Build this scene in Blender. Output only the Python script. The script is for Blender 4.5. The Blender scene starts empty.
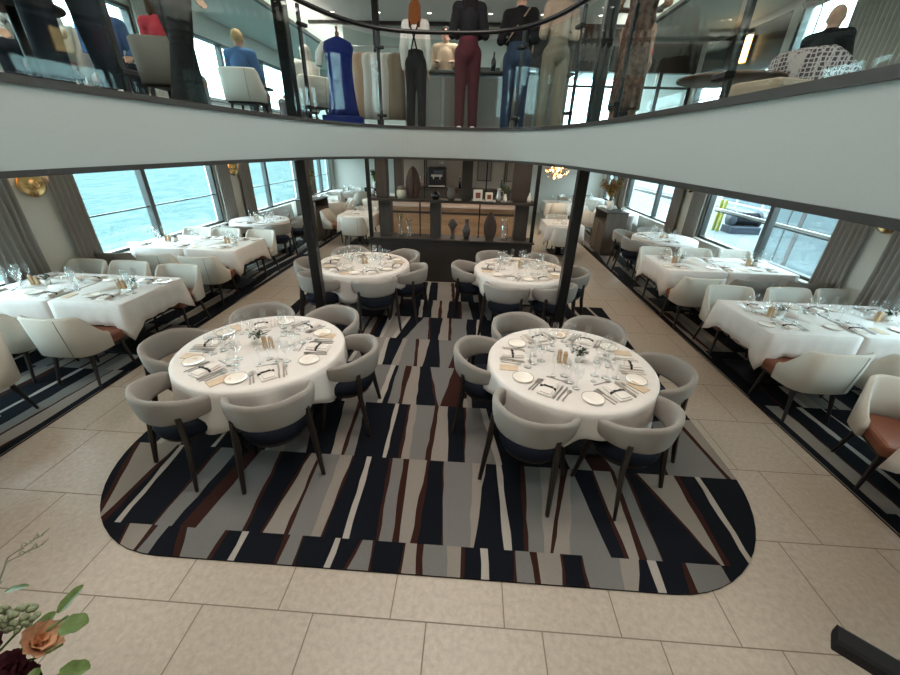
import bpy, bmesh, math, random
from mathutils import Vector, Matrix
rnd = random.Random(11)
scn = bpy.context.scene
COL = scn.collection
PI = math.pi

# ------------------------------------------------------------------ camera
cam_d = bpy.data.cameras.new('camera')
cam_d.sensor_width = 36.0
cam_d.lens = 374.65 / 900 * 36.0
cam_d.clip_start = 0.02
cam_d.clip_end = 2000
cam = bpy.data.objects.new('camera', cam_d)
COL.objects.link(cam)
R_ = Vector((0.99797257, 0.05838548, 0.02533559))
U_ = Vector((-0.04906092, 0.45212354, 0.89060504))
W_ = Vector((-0.04054358, 0.89004238, -0.45407134))
cam.matrix_world = Matrix(((R_.x, U_.x, -W_.x, 0), (R_.y, U_.y, -W_.y, 0), (R_.z, U_.z, -W_.z, 2.37), (0, 0, 0, 1)))
scn.camera = cam

# ------------------------------------------------------------------ world, lights, exposure
scn.view_settings.view_transform = 'Standard'
scn.view_settings.look = 'None'
scn.view_settings.gamma = 1.0
scn.view_settings.use_curve_mapping = False
scn.view_settings.exposure = 0.25
world = bpy.data.worlds.new('overcast_sky')
scn.world = world
world.use_nodes = True
bg = world.node_tree.nodes['Background']
bg.inputs[0].default_value = (0.74, 0.93, 1.0, 1)
bg.inputs[1].default_value = 11.0


def area_lamp(name, loc, sx, sy, watts, color, rot=(0, 0, 0)):
    d = bpy.data.lights.new(name, 'AREA')
    d.shape = 'RECTANGLE'
    d.size, d.size_y = sx, sy
    d.energy = watts
    d.color = color
    o = bpy.data.objects.new(name, d)
    o.location = loc
    o.rotation_euler = rot
    COL.objects.link(o)
    return o


WARM = (1.0, 0.80, 0.60)
SOFT = (1.0, 0.90, 0.80)
# light coming off the stairwell's high ceiling and the dining room's ceiling
for x, y in ((-0.4, 0.2), (-1.2, 2.6), (0.5, 2.6), (-0.4, 4.6)):
    area_lamp('stairwell_ceiling_light', (x, y, 4.84), 1.0, 1.0, 40, SOFT)
for x, y in ((2.9, 2.2), (2.9, 5.6), (-3.5, 2.2), (-3.5, 5.6), (2.6, 9.2), (-3.2, 9.2), (-1.7, 6.3), (0.9, 6.3)):
    area_lamp('dining_ceiling_light', (x, y, 2.235), 0.8, 0.8, 10, WARM)
for x, y in ((-0.6, 11.0), (2.4, 11.5), (-3.0, 12.0), (0.3, 8.8)):
    area_lamp('bar_ceiling_light', (x, y, 2.235), 0.8, 0.8, 13, WARM)
for x, y in ((-3.8, 3.0), (3.4, 3.6), (-3.4, 7.5), (2.8, 7.5), (-0.3, 8.6)):
    area_lamp('lounge_ceiling_light', (x, y, 4.82), 1.0, 1.0, 40, SOFT)
# added lamps, no such source seen: shine up to brighten the upper ceiling
for x in (-3.85, 3.2):
    area_lamp('added_ceiling_uplight', (x, 8.0, 4.58), 0.25, 14, 70, SOFT, (PI, 0, 0))

# ------------------------------------------------------------------ materials
MATS = {}


def mat(name, col, rough=0.6, metal=0.0, noise=0.0, nscale=20.0, bump=0.0, bscale=200.0, spec=0.5, emit=None, estr=0.0, sheen=0.0, coat=0.0, stretch=None):
    m = bpy.data.materials.new(name)
    m.use_nodes = True
    nt = m.node_tree
    b = nt.nodes['Principled BSDF']
    b.inputs['Base Color'].default_value = (*col, 1)
    b.inputs['Roughness'].default_value = rough
    b.inputs['Metallic'].default_value = metal
    b.inputs['Specular IOR Level'].default_value = spec
    if sheen:
        b.inputs['Sheen Weight'].default_value = sheen
    if coat:
        b.inputs['Coat Weight'].default_value = coat
    if emit:
        b.inputs['Emission Color'].default_value = (*emit, 1)
        b.inputs['Emission Strength'].default_value = estr
    if noise or bump:
        tc = nt.nodes.new('ShaderNodeTexCoord')
        src = tc.outputs['Object']
        if stretch:
            mp = nt.nodes.new('ShaderNodeMapping')
            mp.inputs['Scale'].default_value = stretch
            nt.links.new(src, mp.inputs[0])
            src = mp.outputs[0]
    if noise:
        n = nt.nodes.new('ShaderNodeTexNoise')
        n.inputs['Scale'].default_value = nscale
        n.inputs['Detail'].default_value = 6
        n.inputs['Roughness'].default_value = 0.65
        nt.links.new(src, n.inputs['Vector'])
        r = nt.nodes.new('ShaderNodeValToRGB')
        r.color_ramp.elements[0].position = 0.32
        r.color_ramp.elements[1].position = 0.68
        r.color_ramp.elements[0].color = (*[max(0, c * (1 - noise)) for c in col], 1)
        r.color_ramp.elements[1].color = (*[min(1, c * (1 + noise)) for c in col], 1)
        nt.links.new(n.outputs['Fac'], r.inputs[0])
        nt.links.new(r.outputs[0], b.inputs['Base Color'])
    if bump:
        n2 = nt.nodes.new('ShaderNodeTexNoise')
        n2.inputs['Scale'].default_value = bscale
        n2.inputs['Detail'].default_value = 3
        nt.links.new(src, n2.inputs['Vector'])
        bp = nt.nodes.new('ShaderNodeBump')
        bp.inputs['Strength'].default_value = bump
        bp.inputs['Distance'].default_value = 0.004
        nt.links.new(n2.outputs['Fac'], bp.inputs['Height'])
        nt.links.new(bp.outputs[0], b.inputs['Normal'])
    MATS[name] = m
    return m


def glass_mat(name, tint, gloss=0.95, rough=0.02, base=0.04, edge=0.7):
    m = bpy.data.materials.new(name)
    m.use_nodes = True
    nt = m.node_tree
    nt.nodes.remove(nt.nodes['Principled BSDF'])
    out = nt.nodes['Material Output']
    tr = nt.nodes.new('ShaderNodeBsdfTransparent')
    tr.inputs[0].default_value = (*tint, 1)
    gl = nt.nodes.new('ShaderNodeBsdfGlossy')
    gl.inputs[0].default_value = (gloss, gloss, gloss, 1)
    gl.inputs['Roughness'].default_value = rough
    lw = nt.nodes.new('ShaderNodeLayerWeight')
    lw.inputs['Blend'].default_value = 0.5
    pw = nt.nodes.new('ShaderNodeMath')
    pw.operation = 'POWER'
    nt.links.new(lw.outputs['Facing'], pw.inputs[0])
    pw.inputs[1].default_value = 4.0
    fr = nt.nodes.new('ShaderNodeMath')
    fr.operation = 'MULTIPLY_ADD'
    nt.links.new(pw.outputs[0], fr.inputs[0])
    fr.inputs[1].default_value = edge
    fr.inputs[2].default_value = base
    mx = nt.nodes.new('ShaderNodeMixShader')
    nt.links.new(fr.outputs[0], mx.inputs[0])
    nt.links.new(tr.outputs[0], mx.inputs[1])
    nt.links.new(gl.outputs[0], mx.inputs[2])
    nt.links.new(mx.outputs[0], out.inputs['Surface'])
    MATS[name] = m
    return m


mat('tile', (0.425, 0.362, 0.300), 0.38, noise=0.13, nscale=30, bump=0.05, bscale=60, spec=0.5)
mat('grout', (0.20, 0.16, 0.12), 0.8)
mat('wall_paint', (0.60, 0.59, 0.54), 0.6)
mat('ceiling_paint', (0.66, 0.70, 0.66), 0.6)
mat('fascia_paint', (0.315, 0.352, 0.343), 0.5, noise=0.02, nscale=90, bump=0.04, bscale=400)
mat('dark_trim', (0.025, 0.022, 0.020), 0.4)
mat('window_frame', (0.07, 0.075, 0.075), 0.4, metal=0.3)
mat('column_metal', (0.010, 0.009, 0.009), 0.35, metal=0.3)
mat('black_metal', (0.006, 0.006, 0.007), 0.5, spec=0.25)
mat('c_navy', (0.0045, 0.006, 0.010), 0.92, noise=0.3, nscale=160, bump=0.5, bscale=350, spec=0.12)
mat('c_grey', (0.160, 0.156, 0.150), 0.92, noise=0.18, nscale=160, bump=0.5, bscale=350, spec=0.12)
mat('c_taupe', (0.245, 0.218, 0.193), 0.92, noise=0.15, nscale=160, bump=0.5, bscale=350, spec=0.12)
mat('c_white', (0.36, 0.33, 0.30), 0.92, noise=0.12, nscale=160, bump=0.5, bscale=350, spec=0.12)
mat('c_maroon', (0.032, 0.011, 0.008), 0.92, noise=0.3, nscale=160, bump=0.5, bscale=350, spec=0.12)
mat('grey_fabric', (0.285, 0.262, 0.24), 0.9, noise=0.13, nscale=260, bump=0.4, bscale=500, spec=0.2, sheen=0.1)
mat('navy_fabric', (0.005, 0.008, 0.016), 0.9, noise=0.2, nscale=200, bump=0.3, bscale=500, spec=0.2)
mat('cream_fabric', (0.60, 0.575, 0.52), 0.85, noise=0.06, nscale=200, bump=0.3, bscale=500, spec=0.2)
mat('taupe_fabric', (0.20, 0.18, 0.16), 0.85, noise=0.1, nscale=200, bump=0.3, bscale=500, spec=0.2)
mat('seam', (0.25, 0.23, 0.2), 0.9)
mat('rust_leather', (0.20, 0.065, 0.035), 0.45, noise=0.15, nscale=40)
mat('dark_wood', (0.013, 0.008, 0.006), 0.4, noise=0.3, nscale=30, stretch=(1, 1, 0.1))
mat('black_leg', (0.010, 0.009, 0.010), 0.4)
mat('table_cloth', (0.72, 0.685, 0.66), 0.8, noise=0.03, nscale=12, bump=0.12, bscale=25, spec=0.2)
mat('napkin', (0.74, 0.69, 0.65), 0.85, bump=0.1, bscale=80)
mat('black_bow', (0.01, 0.01, 0.012), 0.7)
mat('porcelain', (0.86, 0.82, 0.76), 0.15)
mat('plate_rim', (0.55, 0.44, 0.30), 0.25, metal=0.6)
mat('steel', (0.50, 0.48, 0.46), 0.34, metal=1.0)
glass_mat('wine_glass', (0.97, 0.98, 0.98), base=0.09, edge=0.9, rough=0.06)
glass_mat('guard_glass', (0.84, 0.90, 0.885), base=0.012, edge=0.5)
glass_mat('window_glass', (0.93, 0.98, 0.98))
mat('leaf', (0.035, 0.085, 0.022), 0.5, noise=0.4, nscale=30)
mat('leaf_dark', (0.012, 0.035, 0.014), 0.5, noise=0.4, nscale=30)
mat('leaf_yellow', (0.30, 0.27, 0.055), 0.5, noise=0.5, nscale=20)
mat('leaf_rust', (0.30, 0.17, 0.06), 0.5, noise=0.5, nscale=20)
mat('pot_white', (0.75, 0.74, 0.70), 0.3)
mat('oak_block', (0.50, 0.33, 0.18), 0.5, noise=0.2, nscale=25, stretch=(1, 1, 0.15))
mat('curtain', (0.27, 0.25, 0.23), 0.85, noise=0.1, nscale=90, bump=0.2, bscale=300)
mat('brass', (0.62, 0.42, 0.19), 0.25, metal=1.0)
mat('lamp_glow', (1, 0.75, 0.45), 0.5, emit=(1, 0.62, 0.28), estr=7)
mat('downlight_glow', (1, 0.95, 0.85), 0.5, emit=(1, 0.93, 0.8), estr=6)
mat('shelf_wood', (0.026, 0.020, 0.016), 0.5, noise=0.25, nscale=18, stretch=(1, 1, 0.08))
mat('shelf_panel', (0.030, 0.026, 0.023), 0.55, noise=0.2, nscale=18, stretch=(1, 1, 0.08))
mat('cabinet_dark', (0.022, 0.018, 0.016), 0.5, noise=0.2, nscale=14, stretch=(0.1, 1, 1))
mat('bar_wood', (0.34, 0.19, 0.10), 0.45, noise=0.25, nscale=8, stretch=(0.15, 1, 1))
mat('bar_top', (0.55, 0.42, 0.36), 0.2)
mat('sideboard_wood', (0.10, 0.078, 0.062), 0.5, noise=0.2, nscale=14, stretch=(1, 1, 0.1))
mat('ceramic_dark', (0.05, 0.038, 0.036), 0.45, noise=0.3, nscale=30)
mat('ceramic_black', (0.008, 0.009, 0.014), 0.25)
mat('ceramic_grey', (0.13, 0.12, 0.115), 0.6, noise=0.2, nscale=40)
mat('ceramic_green', (0.40, 0.42, 0.35), 0.3, noise=0.1, nscale=20)
mat('carved_wood', (0.040, 0.022, 0.018), 0.5, noise=0.35, nscale=30, stretch=(1, 1, 0.15))
mat('wall_bar', (0.22, 0.21, 0.195), 0.5, noise=0.08, nscale=3)
mat('concrete', (0.100, 0.135, 0.150), 0.8, noise=0.2, nscale=1.2, bump=0.2, bscale=6)
mat('concrete_light', (0.075, 0.095, 0.102), 0.8, noise=0.1, nscale=1.5)
mat('steel_blue', (0.022, 0.032, 0.05), 0.5)
mat('yellow_paint', (0.16, 0.16, 0.006), 0.5)
mat('rust_streak', (0.065, 0.06, 0.063), 0.8, noise=0.4, nscale=2)
mat('rail_white', (0.42, 0.43, 0.43), 0.4)


def water_mat():
    m = mat('water', (0.1, 0.1, 0.1), 0.6, spec=0.0)
    nt = m.node_tree
    b = nt.nodes['Principled BSDF']
    tc = nt.nodes.new('ShaderNodeTexCoord')
    mp = nt.nodes.new('ShaderNodeMapping')
    mp.inputs['Scale'].default_value = (0.9, 0.35, 1)
    mp.inputs['Rotation'].default_value = (0, 0, 0.35)
    nt.links.new(tc.outputs['Object'], mp.inputs[0])
    n = nt.nodes.new('ShaderNodeTexNoise')
    n.inputs['Scale'].default_value = 1.6
    n.inputs['Detail'].default_value = 8
    n.inputs['Roughness'].default_value = 0.6
    nt.links.new(mp.outputs[0], n.inputs['Vector'])
    bp = nt.nodes.new('ShaderNodeBump')
    bp.inputs['Strength'].default_value = 0.7
    bp.inputs['Distance'].default_value = 0.35
    nt.links.new(n.outputs['Fac'], bp.inputs['Height'])
    nt.links.new(bp.outputs[0], b.inputs['Normal'])
    r = nt.nodes.new('ShaderNodeValToRGB')
    r.color_ramp.elements[0].position = 0.36
    r.color_ramp.elements[1].position = 0.62
    r.color_ramp.elements[0].color = (0.048, 0.082, 0.083, 1)
    r.color_ramp.elements[1].color = (0.080, 0.110, 0.110, 1)
    nt.links.new(n.outputs['Fac'], r.inputs[0])
    nt.links.new(r.outputs[0], b.inputs['Base Color'])


water_mat()


# ------------------------------------------------------------------ helpers
class MB:
    """collects shapes, then links them as one mesh object"""

    def __init__(self):
        self.v, self.f, self.m, self.s = [], [], [], []

    def add(self, vs, fs, mi=0, smooth=False, M=None):
        o = len(self.v)
        for p in vs:
            p = Vector(p)
            self.v.append(M @ p if M is not None else p)
        for f in fs:
            self.f.append([i + o for i in f])
            self.m.append(mi)
            self.s.append(smooth)
        return self

    def box(self, c, s, mi=0, bev=0.0, M=None, rz=0.0):
        bm = bmesh.new()
        bmesh.ops.create_cube(bm, size=1)
        bmesh.ops.scale(bm, vec=s, verts=bm.verts)
        if bev:
            bmesh.ops.bevel(bm, geom=list(bm.edges), offset=min(bev, min(s) * 0.45), segments=2, affect='EDGES', profile=0.5)
        if rz:
            bmesh.ops.rotate(bm, cent=(0, 0, 0), matrix=Matrix.Rotation(rz, 3, 'Z'), verts=bm.verts)
        bmesh.ops.translate(bm, vec=c, verts=bm.verts)
        bm.verts.index_update()
        self.add([v.co.copy() for v in bm.verts], [[v.index for v in f.verts] for f in bm.faces], mi, False, M)
        bm.free()
        return self

    def loft(self, rings, mi=0, smooth=True, close=True, caps=True, M=None):
        n = len(rings[0])
        vs = [p for r in rings for p in r]
        fs = []
        for i in range(len(rings) - 1):
            for j in range(n if close else n - 1):
                k = (j + 1) % n
                fs.append([i * n + j, i * n + k, (i + 1) * n + k, (i + 1) * n + j])
        if caps:
            fs.append(list(range(n))[::-1])
            fs.append([(len(rings) - 1) * n + j for j in range(n)])
        return self.add(vs, fs, mi, smooth, M)

    def lathe(self, prof, n=24, mi=0, c=(0, 0, 0), M=None, caps=False, smooth=True):
        rings = [[(c[0] + r * math.cos(2 * PI * j / n), c[1] + r * math.sin(2 * PI * j / n), c[2] + z) for j in range(n)] for r, z in prof]
        return self.loft(rings, mi, smooth, True, caps, M)

    def tube(self, pts, rad, n=8, mi=0, M=None, caps=True, flat=1.0):
        pts = [Vector(p) for p in pts]
        if not hasattr(rad, '__len__'):
            rad = [rad] * len(pts)
        rings = []
        up = None
        for i, p in enumerate(pts):
            d = (pts[min(i + 1, len(pts) - 1)] - pts[max(i - 1, 0)]).normalized()
            if up is None:
                up = Vector((0, 0, 1)) if abs(d.z) < 0.9 else Vector((1, 0, 0))
            a = d.cross(up).normalized()
            b = a.cross(d).normalized()
            up = b
            rings.append([p + (a * math.cos(2 * PI * j / n) + b * math.sin(2 * PI * j / n) * flat) * rad[i] for j in range(n)])
        return self.loft(rings, mi, n > 5, True, caps, M)

    def bar(self, p0, p1, w, d=None, w1=None, d1=None, mi=0, M=None, out=(0, 1, 0)):
        """a rectangular bar, tapering from (w,d) to (w1,d1)"""
        p0, p1 = Vector(p0), Vector(p1)
        d = d or w
        w1 = w1 or w
        d1 = d1 or d
        ax = (p1 - p0).normalized()
        o = Vector(out)
        a = ax.cross(o).normalized()
        b = a.cross(ax).normalized()
        ring = lambda p, w, d: [p + a * (sx * w / 2) + b * (sy * d / 2) for sx, sy in ((-1, -0.7), (-0.7, -1), (0.7, -1), (1, -0.7), (1, 0.7), (0.7, 1), (-0.7, 1), (-1, 0.7))]
        return self.loft([ring(p0, w, d), ring(p1, w1, d1)], mi, False, True, True, M)

    def prism(self, poly, z0, z1, mi=0, M=None):
        n = len(poly)
        vs = [(x, y, z0) for x, y in poly] + [(x, y, z1) for x, y in poly]
        fs = [list(range(n))[::-1], list(range(n, 2 * n))] + [[i, (i + 1) % n, n + (i + 1) % n, n + i] for i in range(n)]
        return self.add(vs, fs, mi, False, M)

    def grid(self, fn, nu, nv, mi=0, smooth=True, M=None):
        vs = [fn(i / nu, j / nv) for i in range(nu + 1) for j in range(nv + 1)]
        fs = [[i * (nv + 1) + j, (i + 1) * (nv + 1) + j, (i + 1) * (nv + 1) + j + 1, i * (nv + 1) + j + 1] for i in range(nu) for j in range(nv)]
        return self.add(vs, fs, mi, smooth, M)

    def ball(self, c, r, nu=12, nv=8, mi=0, M=None):
        if not hasattr(r, '__len__'):
            r = (r, r, r)
        prof = [(max(1e-4, math.sin(PI * i / nv)), -math.cos(PI * i / nv)) for i in range(nv + 1)]
        rings = [[(c[0] + r[0] * q * math.cos(2 * PI * j / nu), c[1] + r[1] * q * math.sin(2 * PI * j / nu), c[2] + r[2] * z) for j in range(nu)] for q, z in prof]
        return self.loft(rings, mi, True, True, True, M)

    def mesh(self, name, mats):
        me = bpy.data.meshes.new(name)
        me.from_pydata([tuple(p) for p in self.v], [], self.f)
        for x in (mats if isinstance(mats, (list, tuple)) else [mats]):
            me.materials.append(MATS[x] if isinstance(x, str) else x)
        me.polygons.foreach_set('material_index', self.m)
        me.polygons.foreach_set('use_smooth', self.s)
        me.update()
        return me

    def build(self, name, mats, parent=None, loc=(0, 0, 0), rz=0.0, fix=True):
        me = self.mesh(name, mats)
        if fix:
            bm = bmesh.new()
            bm.from_mesh(me)
            bmesh.ops.recalc_face_normals(bm, faces=bm.faces)
            bm.to_mesh(me)
            bm.free()
        o = bpy.data.objects.new(name, me)
        COL.objects.link(o)
        o.location = loc
        o.rotation_euler = (0, 0, rz)
        if parent:
            o.parent = parent
        return o


def tag(o, label=None, cat=None, group=None, kind=None):
    if label:
        o['label'] = label
    if cat:
        o['category'] = cat
    if group:
        o['group'] = group
    if kind:
        o['kind'] = kind
    return o


def empty(name, loc, rz=0.0, label=None, cat=None, group=None):
    o = bpy.data.objects.new(name, None)
    COL.objects.link(o)
    o.empty_display_size = 0.1
    o.location = loc
    o.rotation_euler = (0, 0, rz)
    return tag(o, label, cat, group)


KIDS = {}


def copy_tree(o, parent=None):
    c = o.copy()
    COL.objects.link(c)
    if parent:
        c.parent = parent
    for ch in list(o.children):
        copy_tree(ch, c)
    return c


USED = set()


def place(proto, loc, rz, label, group=None, rx=None):
    """the first call moves the source itself, later calls copy it with its parts"""
    o = proto
    if proto.name in USED:
        o = copy_tree(proto)
    else:
        USED.add(proto.name)
    o.location = loc
    o.rotation_euler = (0, 0, rz) if rx is None else (rx[0], rx[1], rz)
    o['label'] = label
    if group:
        o['group'] = group
    return o


def struct(mb, name, mats, parent=None, **k):
    return tag(mb.build(name, mats, parent, **k), kind='structure')


def solid(o, t):
    m = o.modifiers.new('thickness', 'SOLIDIFY')
    m.thickness = t
    m.offset = 0
    return o


# ================================================================== SETTING
XL, XR, YF, YB = -5.75, 5.2, -1.6, 16.5
ZC, ZD, ZU = 2.25, 2.56, 4.9      # dining ceiling, upper deck level, upper ceiling

# floor: one stone field with the joints of the tiles laid in
fl = MB()
fl.box(((XL + XR) / 2, (YF + YB) / 2, -0.05), (XR - XL + 0.4, YB - YF + 0.4, 0.1), 0)
TW, TD, TX, TY, G = 0.641, 0.658, -2.268, 1.136, 0.0035
row = -4
while TY + row * TD < YB:
    y0 = TY + row * TD
    fl.add([(XL, y0 - G, .0006), (XR, y0 - G, .0006), (XR, y0 + G, .0006), (XL, y0 + G, .0006)], [[0, 1, 2, 3]], 1)
    sh = {-1: 0.32, 0: 0.0, 1: 0.47}.get(row, 0.32 - 0.37 * (row + 1))
    x = TX + (sh % 1.0) * TW - 6 * TW
    while x < XR:
        if x > XL:
            fl.add([(x - G, y0, .0006), (x + G, y0, .0006), (x + G, y0 + TD, .0006), (x - G, y0 + TD, .0006)], [[0, 1, 2, 3]], 1)
        x += TW
    row += 1
struct(fl, 'floor', ['tile', 'grout'], fix=False)

CM = {'N': 0, 'G': 1, 'T': 2, 'W': 3, 'M': 4}
CMATS = ['c_navy', 'c_grey', 'c_taupe', 'c_white', 'c_maroon']


def clip(poly, outline):
    out = poly
    n = len(outline)
    for i in range(n):
        ax, ay = outline[i]
        bx, by = outline[(i + 1) % n]
        inp, out = out, []
        if not inp:
            return []
        side = lambda p: (bx - ax) * (p[1] - ay) - (by - ay) * (p[0] - ax)
        for k in range(len(inp)):
            p, q = inp[k - 1], inp[k]
            sp, sq = side(p), side(q)
            if (sp >= 0) != (sq >= 0):
                t = sp / (sp - sq)
                out.append((p[0] + (q[0] - p[0]) * t, p[1] + (q[1] - p[1]) * t))
            if sq >= 0:
                out.append(q)
    return out


def stripes_fill(x0, x1, r, lean):
    """random stripes from x0 to x1: list of (xbottom, xtop, colour to the right)"""
    res, x, last = [], x0, ''
    seqs = ('NWNM', 'GMTM', 'NWG', 'TMN', 'NWN', 'GTM', 'NWT')
    wid = {'N': (.13, .30), 'G': (.10, .2), 'T': (.08, .17), 'W': (.035, .055), 'M': (.02, .04)}
    while x < x1:
        for c in r.choice(seqs):
            if c == last:
                continue
            res.append((x, x + lean + r.uniform(-.06, .06) * (1 if c in 'NGT' else .5), c))
            x += r.uniform(*wid[c])
            last = c
    for i in range(1, len(res)):
        if res[i][1] < res[i - 1][1] + .015:
            res[i] = (res[i][0], res[i - 1][1] + .015, res[i][2])
    return res


def carpet(name, bands, ys, outlines, z, base_outline_mi=0, seed=3):
    r = random.Random(seed)
    mb = MB()
    for bi, b in enumerate(bands):
        y0, y1 = ys[bi], ys[bi + 1]
        nseg = max(2, int((y1 - y0) / 0.12))
        lines = []
        for xb, xt, c in b:
            pts = [(xb + (xt - xb) * k / nseg + (r.uniform(-.007, .007) if 0 < k < nseg else 0), y0 + (y1 - y0) * k / nseg) for k in range(nseg + 1)]
            lines.append((pts, c))
        for i in range(len(lines) - 1):
            a, c = lines[i]
            d = lines[i + 1][0]
            d = [(max(d[k][0], a[k][0] + 1e-4), d[k][1]) for k in range(len(d))]
            for k in range(nseg):
                poly = [a[k], d[k], d[k + 1], a[k + 1]]
                for ol in outlines:
                    q = clip(poly, ol)
                    if len(q) > 2:
                        mb.add([(x, y, z) for x, y in q], [list(range(len(q)))], CM[c])
    for ol in outlines:
        n = len(ol)
        mb.add([(x, y, 0) for x, y in ol] + [(x, y, z) for x, y in ol], [[i, (i + 1) % n, n + (i + 1) % n, n + i] for i in range(n)], 0)
    return struct(mb, name, CMATS, fix=False)


RUG = """N -2.175 -2.253 M -2.155 -2.232 T -2.059 -2.075 M -2.036 -2.032 G -1.95 -1.958 N -1.785 -1.876 M -1.739 -1.827 G -1.563 -1.56 M -1.53 -1.532 N -1.429 -1.442 W -1.387 -1.396 N -1.136 -1.151 M -1.11 -1.109 G -1.014 -1.027 M -0.995 -1.013 N -0.813 -0.801 W -0.772 -0.767 N -0.69 -0.631 M -0.664 -0.617 G -0.532 -0.549 M -0.516 -0.529 N -0.344 -0.34 M -0.325 -0.327 T -0.235 -0.253 M -0.19 -0.206 G -0.041 -0.055 T 0.041 0.041 M 0.065 0.067 N 0.17 0.166 W 0.219 0.216 N 0.366 0.384 M 0.39 0.397 G 0.498 0.489 M 0.536 0.538 T 0.663 0.688 M 0.687 0.704 N 0.807 0.821 M 0.831 0.833 G 1.038 1.072 T 1.117 1.194 N 1.236 1.245 W 1.286 1.302 N 1.424 1.465 M 1.477 1.491 G 1.716 1.713 N
N -2.515 -2.817 M -2.479 -2.772 T -2.472 -2.44 M -2.418 -2.422 N -2.346 -2.413 W -2.303 -2.377 N -2.082 -2.083 M -2.061 -2.048 G -1.94 -1.897 N -1.884 -1.8 M -1.771 -1.695 G -1.449 -1.528 M -1.421 -1.493 N -1.324 -1.285 M -1.303 -1.258 T -1.158 -1.193 M -1.126 -1.166 G -0.972 -1.006 T -0.906 -0.906 M -0.89 -0.886 N -0.757 -0.782 W -0.712 -0.74 N -0.529 -0.591 M -0.511 -0.56 G -0.422 -0.469 M -0.374 -0.419 T -0.3 -0.271 M -0.253 -0.245 N -0.093 -0.138 M -0.079 -0.127 G 0.1 0.109 T 0.123 0.226 N 0.325 0.31 W 0.377 0.352 N 0.456 0.51 M 0.485 0.543 G 0.587 0.675 T 0.626 0.849 M 0.645 0.906 T 0.756 0.927 G 1.02 0.931 N 1.108 1.087 M 1.136 1.109 T 1.2 1.25 M 1.251 1.283 G 1.347 1.356 M 1.359 1.38 N 1.701 1.435 M 1.719 1.467 T 1.738 1.758 M 1.782 1.808 N 1.907 1.928 W 1.945 1.968 N
N -1.502 -1.645 G -1.31 -1.508 N -1.093 -1.204 T -1.006 -1.069 M -0.98 -1.017 G -0.894 -0.985 N -0.65 -0.677 W -0.62 -0.64 N -0.517 -0.542 M -0.492 -0.52 T -0.423 -0.458 G -0.288 -0.273 M -0.239 -0.232 T -0.097 -0.14 N 0.038 0.023 M 0.05 0.043 G 0.31 0.186 W 0.36 0.246 N 0.923 0.84 T 1.103 0.95 M 1.283 1.09 G 1.372 1.288 N 1.688 1.86 M 1.72 1.879 G 2.184 2.094 M 2.223 2.143 T
N -0.871 -0.875 W -0.819 -0.815 N -0.763 -0.778 G -0.654 -0.693 M -0.612 -0.621 T -0.468 -0.524 N -0.273 -0.408 M -0.238 -0.398 G -0.222 -0.115 M 0.013 -0.02 T 0.104 0.076 N
N -1.046 -1.087 W -0.985 -1.031 N -0.875 -0.851 T -0.79 -0.788 G -0.603 -0.672 M -0.56 -0.625 T -0.5 -0.479 N -0.288 -0.356 G -0.187 -0.068 M -0.062 -0.014 T 0.028 0.068 N
N -1.004 -0.899 W -0.948 -0.853 N -0.837 -0.65 G -0.511 -0.573 M -0.479 -0.542 N -0.369 -0.356 T -0.232 -0.263 M -0.191 -0.225 G 0.014 0.014 N 0.136 0.168 W 0.204 0.214 N
N -0.744 -0.79 W -0.681 -0.739 N -0.542 -0.583 T -0.433 -0.463 M -0.379 -0.428 T -0.294 -0.297 N -0.094 -0.143 M -0.063 -0.095 G 0.106 0.018 N
N -0.721 -0.77 W -0.669 -0.712 N -0.514 -0.576 T -0.256 -0.324 M -0.205 -0.266 T -0.102 -0.15 N"""
RYS = [1.385, 1.585, 2.33, 3.075, 3.82, 4.53, 5.265, 5.995, 6.95]
bands = []
rr = random.Random(5)
for bi, ln in enumerate(RUG.strip().split('\n')):
    t = ln.split()
    core = [(float(t[k]), float(t[k + 1]), t[k + 2]) for k in range(1, len(t), 3)]
    left = stripes_fill(-3.1, core[0][0] - .05, rr, 0.0) if core[0][0] > -2.3 and bi > 1 else [(-3.3, -3.3, t[0])]
    left = [s for s in left if s[0] < core[0][0] - .08]
    left = [(a, min(b, core[0][1] - .02), c) for a, b, c in left]
    lastc = core[-1]
    right = [s for s in stripes_fill(lastc[0] + .22, 2.6, rr, lastc[1] - lastc[0])] if bi > 2 else []
    bands.append(left + core + right + [(3.2, 3.2, 'N')])


def rounded(x0, x1, y0, y1, r0, n=14):
    """outline with rounded front corners, counter-clockwise"""
    pts = []
    for k in range(n + 1):
        a = PI + (PI / 2) * k / n
        pts.append((x0 + r0 * 1.15 + r0 * 1.15 * math.cos(a), y0 + r0 * 1.3 + r0 * 1.3 * math.sin(a)))
    for k in range(n + 1):
        a = 1.5 * PI + (PI / 2) * k / n
        pts.append((x1 - r0 * 1.15 + r0 * 1.15 * math.cos(a), y0 + r0 * 1.3 + r0 * 1.3 * math.sin(a)))
    return pts + [(x1, y1), (x0, y1)]


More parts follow.
